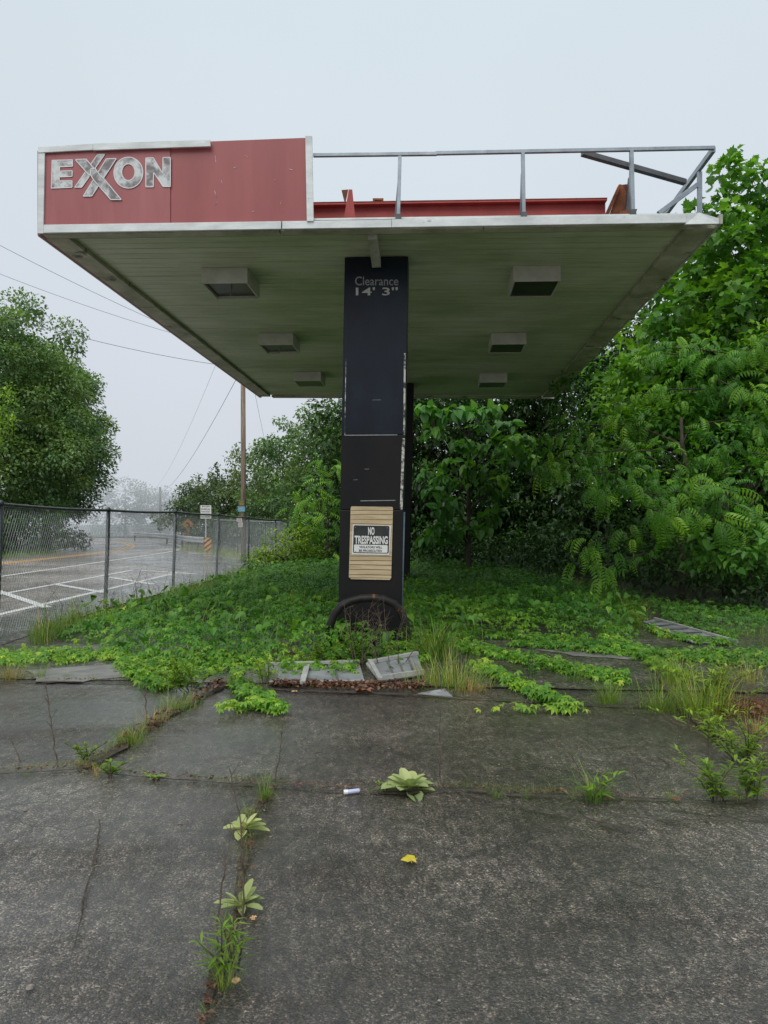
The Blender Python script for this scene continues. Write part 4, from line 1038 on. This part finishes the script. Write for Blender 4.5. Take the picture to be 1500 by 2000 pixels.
# grass along the fence, on the verge and between vines
def blades_at(x,y,z,h,tint,seed,ctr=None):
    r_=np.random.default_rng(seed);n=len(x);parts=[]
    which=r_.integers(0,len(BLADES),n)
    for b in range(len(BLADES)):
        k=which==b
        if not k.any(): continue
        a=r_.random(k.sum())*6.283
        lean=.05+1.0*r_.random(k.sum())**1.4
        if ctr is not None: a=np.arctan2(y[k]-ctr[1],x[k]-ctr[0])+r_.normal(size=k.sum())*.7
        up_=np.stack([np.cos(a)*lean*.7,np.sin(a)*lean*.7,np.ones(k.sum())],1)
        ax=np.stack([np.cos(a),np.sin(a),-lean*.7],1)
        parts.append(inst(BLADES[b],ax,up_,np.stack([x[k],y[k],z[k]],1),h[k],np.clip(tint[k],0,1)))
    return parts
gparts=[];r_=np.random.default_rng(8)
def gband(pxs,w,n,h,tint,seed):
    x,y=band(pxs,w,n,seed);hh=h*(.25+.9*r_.random(n)**1.5)*(.75+.35*vn(x,y,3.1,seed));gparts.extend(blades_at(x,y,np.zeros(n),hh,tint+.2*r_.normal(size=n),seed))
gband([(60,1252),(150,1220),(300,1186),(400,1158),(480,1122),(520,1105)],(14,14,14,12,12,8),5200,.36,.38,1)
gband([(340,1166),(430,1142),(490,1112),(600,1104),(700,1102)],(12,14,8,6,6),3800,.45,.30,2)
gband([(355,1072),(420,1080),(480,1088),(570,1090)],(3,7,12,10),5200,.5,.5,3)
gband([(820,1118),(900,1120),(1000,1130)],(8,8,8),1700,.45,.5,4)
gband([(880,1110),(1000,1122),(1200,1165),(1260,1205)],(12,12,14,14),1800,.40,.35,5)
gband([(1260,1215),(1360,1250),(1450,1258),(1520,1256)],(10,8,8,8),700,.16,.42,6)
gband([(1400,1235),(1450,1238),(1520,1235)],(14,10,10),700,.22,.45,7)
gband([(1270,1290),(1310,1330),(1340,1380)],(10,14,18),900,.2,.45,8)
gband([(0,1090),(120,1078)],(4,4),2500,.5,.35,9)
gband([(300,1285),(450,1285),(560,1290)],(20,20,20),900,.30,.6,10)
x,y=scatter_poly(mw,60,12);kk=(vn(x,y,1.9,7)>.05);x,y=x[kk],y[kk];n=len(x);gparts.extend(blades_at(x,y,np.zeros(n),.25+.40*r_.random(n)**1.6,.35+.22*r_.normal(size=n),13))
gband([(70,1255),(150,1225),(300,1190),(420,1150)],(12,12,12,10),1500,.62,.5,14)
gband(J2,5,900,.10,.5,21);gband([(150,1501),(230,1462),(300,1415)],8,500,.16,.45,22);gband(J5,6,900,.13,.5,23);gband(J3[:4],4,240,.07,.55,24)
# thin moss and grass fringe in the pavement joints
for i_,(J,n_) in enumerate(((J1,2600),(J2,900),(J3,900),(J4,1500),(J5,900))):
    x,y=band(J,2.8,int(n_*1.6),40+i_);kk=vn(x,y,3.3,i_)>-.15;x,y=x[kk],y[kk];n=len(x)
    gparts.extend(blades_at(x,y,np.full(n,.02),.012+.055*r_.random(n)**2.0,.5+.25*r_.normal(size=n),60+i_))
o=np_build('tall_grass',gparts,M['grass']);tag(o,'loose tall grass along the fence line, verge and tree edge','grass',kind='stuff')
# low carpet filling beneath the trees on the verge left
# dead leaf litter along the front edge of the island
lp=[]
for pxs,w,n in (([(530,1342),(700,1346),(830,1348)],(3,7,5),620),([(380,1372),(420,1345),(470,1330)],(6,8,6),160),([(420,1282),(560,1288)],(12,10),150),([(1390,1390),(1500,1392)],(18,20),240),([(250,1450),(330,1400)],(3,4),60)):
    x,y=band(pxs,w,n,n);a=r_.random(n)*6.283
    lp.append(inst(BROAD,np.stack([np.cos(a),np.sin(a),.3*r_.normal(size=n)],1),np.stack([.5*r_.normal(size=n),.5*r_.normal(size=n),np.ones(n)],1),np.stack([x,y,.03+.03*r_.random(n)],1),.028+.04*r_.random(n),r_.random(n)))
for J,n_ in ((J1,700),(J2,500),(J3,260),(J4,500),(J5,420)):
    x,y=band(J,3.0,n_,n_+3);a=r_.random(n_)*6.283
    lp.append(inst(BROAD,np.stack([np.cos(a),np.sin(a),.15*r_.normal(size=n_)],1),np.stack([.3*r_.normal(size=n_),.3*r_.normal(size=n_),np.ones(n_)],1),np.stack([x,y,.026+.01*r_.random(n_)],1),.008+.028*r_.random(n_)**2,r_.random(n_)))
o=np_build('leaf_litter',lp,M['redgrass']);tag(o,'reddish brown dead leaves heaped along the pavement joints','leaf litter',kind='stuff')
# small loose stones strewn on the asphalt
xs=r_.uniform(-3.5,3.5,500);ys=r_.uniform(2.2,7.6,500)
oct_=tpl([(1,0,.1),(0,1,.1),(-1,0,.1),(0,-1,.1),(0,0,.7)],[(0,1,4),(1,2,4),(2,3,4),(3,0,4)])
a=r_.random(500)*6.28
o=np_build('loose_grit',[inst(oct_,np.stack([np.cos(a),np.sin(a),0*a],1),np.stack([0*a,0*a,1+0*a],1),np.stack([xs,ys,np.full(500,.013)],1),.003+.005*r_.random(500)**2,r_.random(500))],M['stone']);tag(o,'fine loose grit scattered over the asphalt','grit',kind='stuff')

# ------------------------------------------------------------------ single weeds and litter
def tuft(px,py,hpx,spx,n,label,mat='grass',tint=.35,seed=None,name='grass_tuft',group=None):
    c=G(px,py,.02);Y=c.y;h=hpx/F*Y;s=spx/F*Y;seed=seed or int(px*7+py);n=int(n*1.7)
    r_=np.random.default_rng(seed)
    x=c.x+r_.normal(size=n)*s*.35;y=c.y+r_.normal(size=n)*s*.25
    x=c.x+r_.normal(size=n)*s*.22;y=c.y+r_.normal(size=n)*s*.18
    rr_=np.hypot(x-c.x,y-c.y)/(s*.5+1e-6)
    parts=blades_at(x,y,np.full(n,.015),h*(.25+.95*r_.random(n)**1.3)*np.clip(1.15-.45*rr_,.3,1.2),tint+.22*r_.normal(size=n),seed,(c.x,c.y))
    o=np_build(name,parts,M[mat],origin=c);return tag(o,label,'weed',group)
def leafy(px,py,hpx,stems,label,ll=.08,mat='lf_yellow',lean=0,seed=None,tint=.5,leaf=None,per=22,spread=.05):
    c=G(px,py,.02);Y=c.y;H=hpx/F*Y;seed=seed or int(px*3+py);r_=np.random.default_rng(seed)
    root=empty('leafy_weed',c,label,'weed');m_=MB();parts=[]
    for s in range(stems):
        h=H*(.65+.4*r_.random());dx=lean*h+r_.normal()*spread*2;dy=r_.normal()*spread
        b=c+Vector((r_.normal()*spread*.5,r_.normal()*spread*.4,-.01));t=b+Vector((dx,dy,h))
        mid=b.lerp(t,.5)+Vector((-dx*.15,0,.04*h));m_.tube([b,mid,t],[.0035,.0028,.0012],5)
        n=per;u=.12+.88*r_.random(n);a=r_.random(n)*6.283
        pts=np.array([(b.lerp(mid,k*2) if k<.5 else mid.lerp(t,k*2-1)) for k in u])
        ax=np.stack([np.cos(a),np.sin(a),.35+.5*u],1)
        parts.append(inst(leaf or LANCE,ax,np.stack([-.3*np.cos(a),-.3*np.sin(a),np.ones(n)],1),pts,ll*(1.15-.55*u)*(.8+.4*r_.random(n)),np.clip(tint+.25*(u-.5)+.12*r_.normal(size=n),0,1)))
    m_.build('stem',M['twig'],root);np_build('leaves',parts,M[mat],root);return root
def mullein(px,py,rpx,label,seed,wx=1.0,n=13):
    c=G(px,py,.02);R_=rpx/F*c.y;r_=np.random.default_rng(seed)
    h=[(wx*x_,y_) for x_,y_ in ((0,0),(.09,.12),(.24,.42),(.25,.68),(.14,.92),(0,1))]
    k=len(h);zf=lambda x,y:.35*abs(x)-.22*y*y
    T=tpl([(x,y,zf(x,y)) for x,y in h]+[(-x,y,zf(x,y)) for x,y in h],[tuple(range(k)),tuple(range(2*k-1,k-1,-1))])
    a=np.arange(n)*2.39996+r_.normal(size=n)*.32;u=np.arange(n)/n
    el=.12+1.1*u**1.4
    ax=np.stack([np.cos(a)*np.cos(el),np.sin(a)*np.cos(el),np.sin(el)],1);nn=np.stack([-np.cos(a)*np.sin(el),-np.sin(a)*np.sin(el),np.cos(el)],1)
    o=np_build('mullein_rosette',[inst(T,ax,nn,np.tile(np.array([c.x,c.y,.025]),(n,1))+r_.normal(size=(n,3))*.006,R_*(1.12-.45*u)*(.75+.45*r_.random(n)),np.clip(.35+.4*u+.1*r_.normal(size=n),0,1))],M['mullein'],origin=c)
    return tag(o,label,'weed')
def stalk(pxs,label,r=.003,twigs=10,seed=1,name='dry_stalk'):
    Y=Yg(pxs[0][1]);pts=[P(x,y,Y+.04*i) for i,(x,y) in enumerate(pxs)];pts[0].z=0.0
    rr=random.Random(seed);m_=MB();fine=[]
    for a_,b_ in zip(pts,pts[1:]):
        for k in range(4): fine.append(a_.lerp(b_,k/4)+Vector((rr.uniform(-.006,.006),rr.uniform(-.006,.006),0)))
    fine.append(pts[-1]);n=len(fine)
    m_.tube(fine,[1.5*r*(1-.7*i/n) for i in range(n)],5)
    for k in range(twigs):
        i=rr.randint(n//3,n-2);a_=fine[i];L=rr.uniform(.015,.07)
        m_.tube([a_,a_+Vector((rr.choice((-1,1))*L*.6,rr.uniform(-.4,.4)*L,L))],[r*.45,r*.2],4,cap=False)
    o=m_.build(name,M['twig'],origin=G(*pxs[0]));return tag(o,label,'dead stalk')

mullein(800,1542,52,'broad pale mullein rosette on the joint right of the white litter tube',1,1.1,n=16)
mullein(477,1622,46,'middle mullein rosette in the crack, below the grass tuft',2,.85,n=9)
mullein(470,1770,54,'nearest mullein rosette with long pointed pale leaves',3,.66,n=14)
leafy(440,1905,112,6,'bright green leafy weed clump filling the crack under the nearest rosette',.08,tint=.3,per=12,spread=.03,leaf=leaf_simple(.17,.35,.03))
tuft(438,1925,85,60,60,'yellowing grass around the base of the bright leafy weed clump','grass',.55)
tuft(402,1985,50,40,26,'small green tuft at the bottom end of the near crack','grass',.3)
tuft(440,1800,60,22,24,'thin yellow grass just below the nearest rosette','grass',.6)
tuft(518,1560,60,55,80,'yellow green grass tuft at the crossing of the joint and crack','grass',.5)
tuft(490,1592,36,45,50,'low grass patch between the joint crossing and the middle rosette','grass',.55)
tuft(440,1530,20,60,40,'straw coloured low grass on the joint left of the crossing tuft','drygrass',.6)
leafy(208,1516,42,4,'leafy green sprout beside the meeting point of two joints',.06,per=10,spread=.03,leaf=LEAF)
tuft(190,1515,28,70,60,'dry straw clump at the meeting point of the left joints','drygrass',.55)
leafy(170,1482,44,4,'pale feathery weed above the meeting point of the left joints',.045,per=18,spread=.035,leaf=LEAF,tint=.3)
tuft(52,1512,24,26,26,'small green tuft on the far left end of the joint','grass',.3)
tuft(112,1504,14,16,14,'tiny sprout at the foot of the left dry stalk','grass',.3)
tuft(262,1450,55,90,150,'bushy grass clump halfway up the diagonal left joint','grass',.45)
tuft(300,1412,40,80,90,'browning grass on the upper half of the diagonal left joint','drygrass',.5)
tuft(345,1385,52,100,120,'taller grass where the diagonal joint nears the vines','grass',.5)
leafy(375,1350,70,9,'leafy weed standing where the vines meet the diagonal joint',.085,per=26,spread=.10,leaf=LEAF)
leafy(300,1520,10,4,'tiny yellow seedling pair on the joint right of the leafy sprout',.04,per=6,spread=.03,leaf=LEAF,tint=.7)
tuft(614,1546,18,34,14,'spidery small tuft left of the white litter tube','grass',.4)
tuft(724,1546,26,16,24,'small tuft between the litter tube and the broad rosette','grass',.3)
leafy(752,1544,26,3,'slender sprout touching the left side of the broad rosette',.04,per=9,spread=.02)
tuft(972,1556,32,32,46,'short tuft right of the dark crack start','grass',.3)
tuft(1030,1556,24,34,30,'second short tuft left of the tall arching grass','grass',.35)
tuft(1160,1562,90,52,70,'tall arching grass clump on the joint at lower right','grass',.3)
leafy(1155,1562,60,2,'upright green weed inside the tall arching grass',.10,per=9,spread=.03,tint=.35)
stalk([(1152,1560),(1130,1500),(1100,1460),(1062,1450)],'arching seed stem leaning left from the tall grass clump',.0022,22,3,'seed_stem')
stalk([(1172,1560),(1200,1500),(1235,1462)],'arching seed stem leaning right from the tall grass clump',.0018,10,4,'seed_stem')
tuft(1120,1560,16,50,36,'low moss like tuft left of the tall arching grass','grass',.4)
tuft(1308,1560,28,40,50,'short yellow green tuft between the tall grass and willow leaved weeds','grass',.45)
tuft(1220,1562,16,60,40,'low straw tuft right of the tall arching grass','drygrass',.5)
leafy(1402,1566,108,6,'willow leaved weed leaning left at the lower right joint',.085,per=24,lean=-.18,tint=.35)
leafy(1470,1556,96,6,'willow leaved weed at the right edge of the lower joint',.085,per=20,tint=.35)
leafy(1452,1488,105,11,'bushy willow leaved weed on the diagonal right joint',.085,per=22,tint=.4,spread=.14)
leafy(1390,1440,62,7,'smaller willow leaved weed nearer the dead grass heap',.08,per=18,tint=.4)
leafy(1405,1372,95,12,'tall pale leafy weed rising behind the dead grass heap',.11,per=22,tint=.45,spread=.14)
tuft(1375,1395,100,150,230,'big green grass clump beside the dead grass heap','grass',.4)
tuft(1290,1385,80,120,150,'arching grass clump left of the tall pale weed','grass',.35)
tuft(1440,1395,50,300,420,'reddish brown heap of dead grass at the right edge','redgrass',.5)['kind']='stuff'
tuft(1370,1425,26,130,120,'thin fringe of dead red grass along the diagonal right joint','redgrass',.5)
tuft(1190,1372,64,60,120,'tufted grass in the joint right of the vine runner tip','grass',.38)
tuft(885,1338,78,190,240,'large sprawling half dry grass clump right of the fallen sheets','grass',.62)
tuft(850,1285,100,90,200,'tall fine grass beside the hoop guard right leg','grass',.45)
tuft(920,1350,40,80,120,'straw coloured fallen grass fringe on the pavement edge','drygrass',.65)
leafy(1030,1345,100,3,'thin dark stemmed weed standing in the vine runner',.07,per=14,mat='lf_heart',tint=.4,leaf=LEAF)
tuft(1240,1225,62,36,60,'lone spiky yellow grass plant left of the fallen strip','grass',.6)
leafy(1240,1228,50,3,'pale leafy weed hugging the lone spiky grass plant',.10,per=14,leaf=LEAF,tint=.6)
tuft(1170,1215,44,70,90,'straw tinted grass patch left of the lone spiky plant','drygrass',.3)
tuft(20,1325,46,70,150,'brownish grass clump at the left edge on the concrete','drygrass',.45)
tuft(75,1322,36,40,70,'small mixed grass clump right of the left edge clump','grass',.55)
tuft(130,1322,18,24,26,'single small tuft on the left concrete slab','grass',.35)
tuft(185,1328,20,14,16,'tiny tuft at the right end of the left concrete slab','grass',.35)
tuft(530,1330,50,60,90,'grass growing up around the left end of the long fallen sheet','grass',.45)
leafy(520,1330,50,4,'leafy weed at the left end of the long fallen sheet',.07,per=14,leaf=LEAF,spread=.08)
tuft(1440,1560,40,60,60,'loose grass between the two willow leaved weeds of the lower joint','grass',.45)
tuft(1480,1430,50,90,110,'wispy straw grass in front of the dead grass heap at the right edge','drygrass',.4)
tuft(1120,1330,44,50,70,'green tuft beside the middle of the long vine runner','grass',.35)
tuft(1330,1330,60,110,160,'yellow green grass bank along the right diagonal joint','grass',.5)
tuft(1460,1330,50,120,120,'sparse pale grass at the right edge behind the dead grass heap','drygrass',.3)
leafy(620,1300,55,8,'leafy sprigs growing between the vines and the long fallen sheet',.08,per=18,leaf=LEAF,spread=.14,tint=.35)
leafy(680,1300,60,9,'leafy bush creeping up the hoop guard left leg',.09,per=22,leaf=LEAF,spread=.14,tint=.3)
tuft(420,1290,48,160,140,'reddish grass stems mixed into the vines left of the sheets','redgrass',.7)
tuft(545,1275,42,140,120,'dry red brown stems among the vines above the long fallen sheet','redgrass',.75)
stalk([(112,1500),(104,1450),(98,1390),(88,1332)],'thin dry stalk standing alone on the left pavement',.0035,14,5)
stalk([(422,1858),(432,1740),(441,1680),(450,1610)],'left one of two dark stalks rising past the rosettes',.0026,6,6)
stalk([(466,1895),(480,1760),(474,1660),(462,1560),(448,1500)],'right one of two dark stalks rising past the rosettes',.0028,14,7)
stalk([(538,1530),(546,1470),(556,1400)],'faint dry stalk above the crossing grass tuft',.0026,10,8)
stalk([(861,1536),(860,1450),(858,1362)],'straight dry stalk above the broad rosette',.0026,3,9)
stalk([(40,1490),(30,1462),(18,1440)],'short dry stalk near the left edge',.0024,5,10)
stalk([(285,1415),(285,1370),(284,1335)],'dark dry stalk on the diagonal left joint',.004,14,11)
stalk([(1260,1560),(1240,1510),(1235,1470)],'leafless stem left of the leaning willow leaved weed',.0022,8,12)
# bare brush in front of the column
rr=random.Random(3);m_=MB()
for i in range(26):
    b=G(rr.uniform(690,790),rr.uniform(1285,1315));t=b+Vector((rr.uniform(-.35,.35),rr.uniform(-.1,.25),rr.uniform(.25,.75)))
    mid=b.lerp(t,.55)+Vector((rr.uniform(-.08,.08),0,rr.uniform(-.02,.08)))
    m_.tube([b,mid,t],[.0045,.0032,.0012],5,cap=False)
    for k in range(4):
        a_=mid.lerp(t,rr.random());m_.tube([a_,a_+Vector((rr.uniform(-.12,.12),rr.uniform(-.05,.05),rr.uniform(.0,.12)))],[.0022,.0008],4,cap=False)
tag(m_.build('bare_brush',M['twig'],origin=G(735,1300)),'tangle of bare dry stems in front of the hoop guard','dead shrub')
m_=MB()
for i in range(40):
    t=rr.random();q_=G(100+(470-100)*t+rr.uniform(-20,20),1250-130*t+rr.uniform(0,10));hh=rr.uniform(.3,.8)
    m_.tube([q_,q_+Vector((rr.uniform(-.08,.08),0,hh*.6)),q_+Vector((rr.uniform(-.18,.18),0,hh))],[.004,.003,.001],4,cap=False)
    for k in range(3):
        a_=q_+Vector((rr.uniform(-.08,.08),0,hh*rr.uniform(.5,.95)));m_.tube([a_,a_+Vector((rr.uniform(-.1,.1),0,.06))],[.002,.001],4,cap=False)
tag(m_.build('dry_stems',M['twig']),'scattered dry weed stems along the chain link fence','dead weeds',kind='stuff')

# fallen sheets
def fallen(name,label,pxz,ribs,rim,lipmat='rimw',th=.012,mat='sheet'):
    c=[G(x,y,z) for x,y,z in pxz];root=empty(name,sum(c,Vector())/4*1.0,label,'metal sheet')
    m_=MB();m_.prism(c,Vector((0,0,th)));s_=m_.build('sheet',M[mat],root)
    for t in ribs:
        a_=c[0].lerp(c[1],t)+Vector((0,0,th+.002));b_=c[3].lerp(c[2],t)+Vector((0,0,th+.002))
        m_=MB();m_.bar(a_,b_,.022,.01);m_.build('rib',M['rib'],s_)
    for i,j,hh,w in rim:
        m_=MB();m_.bar(c[i]+Vector((0,0,hh/2+th)),c[j]+Vector((0,0,hh/2+th)),w,hh);m_.build('rim',M[lipmat],root,bevel=.003)
    return root
r=fallen('fallen_sheet','long pale metal sheet lying flat in front of the near column',[(526,1337,.02),(712,1333,.02),(702,1297,.05),(518,1302,.05)],(.72,),((3,2,.03,.04),(0,1,.012,.03)))
c=[G(591,1333,.05),G(600,1300,.08)]
m_=MB();m_.bar(c[0],c[1],.05,.03);m_.build('cross_bar',M['rimw'],r)
fallen('fallen_sheet','shorter tilted metal sheet with dark ribs right of the long sheet',[(744,1332,.03),(828,1320,.03),(815,1281,.09),(726,1298,.07)],(.32,.55,.78),((3,2,.035,.05),(0,1,.05,.02)))
m_=MB();m_.bar(G(722,1290,.12),G(743,1327,.06),.04,.03);m_.bar(G(717,1296,.10),G(738,1322,.05),.025,.02);tag(m_.build('broken_strip',M['rimw'],origin=G(732,1312)),'broken white metal strips between the two fallen sheets','debris')
m_=MB();m_.prism([G(816,1356,.03),G(884,1362,.03),G(868,1347,.07),G(846,1350,.05)],Vector((0,0,.008)));tag(m_.build('metal_scrap',M['sheet'],origin=G(850,1356)),'small bent metal scrap at the pavement edge by the dry grass','debris')
fallen('fallen_strip','long ribbed metal strip lying in the weeds at far right',[(1352,1256,.03),(1440,1257,.03),(1278,1211,.05),(1256,1216,.05)],(),((1,2,.03,.03),(0,3,.015,.03)))
r=[o for o in bpy.data.objects if o.name.startswith('fallen_strip')][0]
A_=[G(1352,1256,.03),G(1440,1257,.03),G(1278,1211,.06),G(1252,1217,.06)]
for t in (.2,.38,.56,.74,.9):
    a_=A_[0].lerp(A_[3],t)+Vector((0,0,.018));b_=A_[1].lerp(A_[2],t)+Vector((0,0,.018))
    m_=MB();m_.bar(a_,b_,.03,.012);m_.build('rib',M['rib'],r)
# litter
c=G(687,1544,.035);tb=empty('litter_tube',c,'small white plastic tube lying on the pavement joint','litter')
m_=MB();m_.tube([c+Vector((-.042,-.006,-.006)),c+Vector((-.020,-.003,-.006))],.0125,10);m_.build('cap',M['litter_white'],tb,smooth=False)
m_=MB();m_.tube([c+Vector((-.0195,-.003,-.006)),c+Vector((.036,.006,-.002)),c+Vector((.042,.007,-.002))],[.0115,.0115,.009],10);m_.build('body',M['litter_lilac'],tb)
def fallen_leaf(px,py,wpx,mat,label,curl=.004,seed=1):
    c=G(px,py,.018);R_=wpx/2/F*c.y;rr=random.Random(seed);n=14;pts=[]
    for k in range(n):
        a_=2*math.pi*k/n;r0=R_*(1.0 if k%2==0 else .66)*rr.uniform(.85,1.1)
        pts.append(c+Vector((r0*math.cos(a_),r0*math.sin(a_)*1.0,.006+curl*rr.random()*2)))
    m_=MB();m_.add([c+Vector((0,0,.01))]+pts,[(0,1+k,1+(k+1)%n) for k in range(n)])
    m_.tube([c+Vector((0,0,.012)),c+Vector((R_*.2,-R_*1.2,.012))],.0014,4)
    return tag(m_.build('fallen_leaf',M[mat],origin=c),label,'fallen leaf')
fallen_leaf(800,1681,38,'yellow_leaf','bright yellow lobed leaf alone on the bare asphalt',seed=4)
fallen_leaf(494,1797,17,'tan_leaf','tan fallen leaf just right of the nearest rosette',seed=5)
fallen_leaf(461,1921,22,'tan_leaf','pale withered leaf at the foot of the bright leafy weed clump',seed=6)
fallen_leaf(1320,1563,24,'dead','orange brown leaf beside the short yellow green tuft',seed=7)
fallen_leaf(1187,1563,18,'dead','dark brown leaf at the foot of the tall arching grass',seed=8)
fallen_leaf(712,1352,44,'dead','large curled brown leaf in front of the fallen sheets',.02,9)
fallen_leaf(575,1352,14,'tan_leaf','small tan leaf left of the curled brown leaf',seed=10)
for px,py,lab in ((50,1582,'brown pebble on the left asphalt'),(352,1608,'dark pebble left of the middle rosette'),(462,1692,'pale pebble between the middle and nearest rosettes'),(58,1930,'rusty pebble in the lower left corner')):
    c=G(px,py,.012);m_=MB();n=7;rr=random.Random(px);s_=.011 if px!=462 else .008
    lo=[c+Vector((s_*rr.uniform(.7,1.2)*math.cos(6.283*k/n),s_*rr.uniform(.7,1.2)*math.sin(6.283*k/n),0)) for k in range(n)]
    m_.add(lo+[c+(v-c)*.6+Vector((0,0,s_*.8)) for v in lo],[(k,(k+1)%n,n+(k+1)%n,n+k) for k in range(n)]+[tuple(range(n,2*n))])
    tag(m_.build('pebble',M['stone'],origin=c),lab,'pebble')

# ------------------------------------------------------------------ mist
def mist(name,c,rad,dens,label):
    bpy_m=bpy.data.materials.new(name+'_volume');bpy_m.use_nodes=True;nt=bpy_m.node_tree
    for n_ in list(nt.nodes):
        if n_.type!='OUTPUT_MATERIAL': nt.nodes.remove(n_)
    v=node(nt,'ShaderNodeVolumeScatter',Density=dens);v.inputs['Color'].default_value=(.97,.985,1,1)
    nt.links.new(v.outputs[0],nt.nodes['Material Output'].inputs['Volume'])
    m_=MB();vs=[];fs=[];nu,nv=24,12
    for j in range(nv+1):
        th=math.pi*j/nv
        for i in range(nu):
            ph=2*math.pi*i/nu
            vs.append(Vector((c[0]+rad[0]*math.sin(th)*math.cos(ph),c[1]+rad[1]*math.sin(th)*math.sin(ph),c[2]+rad[2]*math.cos(th))))
    for j in range(nv):
        for i in range(nu): fs.append((j*nu+i,j*nu+(i+1)%nu,(j+1)*nu+(i+1)%nu,(j+1)*nu+i))
    m_.add(vs,fs);o=m_.build(name,bpy_m,origin=c);return tag(o,label,'mist',kind='stuff')
mist('mist',(-18.5,65,.5),(17.5,22,7.2),.11,'pale mist drifting over the road bend')

# ------------------------------------------------------------------ light, sky, camera
SUN_EL=math.radians(50);SUN_AZ=math.radians(200)
w=bpy.data.worlds.new('World');sc.world=w;w.use_nodes=True;nt=w.node_tree
bg=nt.nodes['Background']
sky=nt.nodes.new('ShaderNodeTexSky');sky.sky_type='NISHITA';sky.sun_disc=False;sky.sun_elevation=SUN_EL;sky.sun_rotation=SUN_AZ
sky.air_density=1.5;sky.dust_density=4
tc=nt.nodes.new('ShaderNodeTexCoord');sp_=nt.nodes.new('ShaderNodeSeparateXYZ');nt.links.new(tc.outputs['Generated'],sp_.inputs[0])
oc=ramp(nt,sp_.outputs[2],[(0,(6.6,7.05,7.7)),(.22,(6.95,7.4,8.1)),(.57,(7.05,7.95,8.45)),(.78,(10,11,11.5)),(1,(13,14,14.4))])
nz=noise(nt,tc.outputs['Generated'],1.6,4,.5)
oc=mix(nt,1.0,oc,ramp(nt,nz,[(.3,.96),(.7,1.04)]),'MULTIPLY')
cc_=mix(nt,.93,sky.outputs[0],oc)
nt.links.new(cc_,bg.inputs[0]);bg.inputs[1].default_value=.1
sl=bpy.data.lights.new('overcast_sun','SUN');sl.energy=1.5;sl.angle=math.radians(45);sl.color=(1,.97,.92)
so=bpy.data.objects.new('overcast_sun',sl);COL.objects.link(so)
dirv=Vector((math.sin(SUN_AZ)*math.cos(SUN_EL),math.cos(SUN_AZ)*math.cos(SUN_EL),math.sin(SUN_EL)))
so.rotation_euler=dirv.to_track_quat('Z','Y').to_euler();so.location=(0,-5,20)
cam=bpy.data.cameras.new('camera');co=bpy.data.objects.new('camera',cam);COL.objects.link(co)
cam.sensor_width=36;cam.lens=F/2000*36;cam.shift_y=.012;cam.clip_end=5000;cam.clip_start=.05
co.location=(0,0,EYE);co.rotation_euler=(math.radians(90),0,0);sc.camera=co
sc.view_settings.view_transform='Standard';sc.view_settings.look='None';sc.view_settings.exposure=0
sc.cycles.use_denoising=True;sc.cycles.denoising_prefilter='NONE';sc.cycles.use_adaptive_sampling=False
try: sc.cycles.sampling_pattern='BLUE_NOISE'
except Exception: pass
sc.cycles.max_bounces=8;sc.cycles.diffuse_bounces=3;sc.cycles.glossy_bounces=3;sc.cycles.transmission_bounces=3;sc.cycles.volume_bounces=2
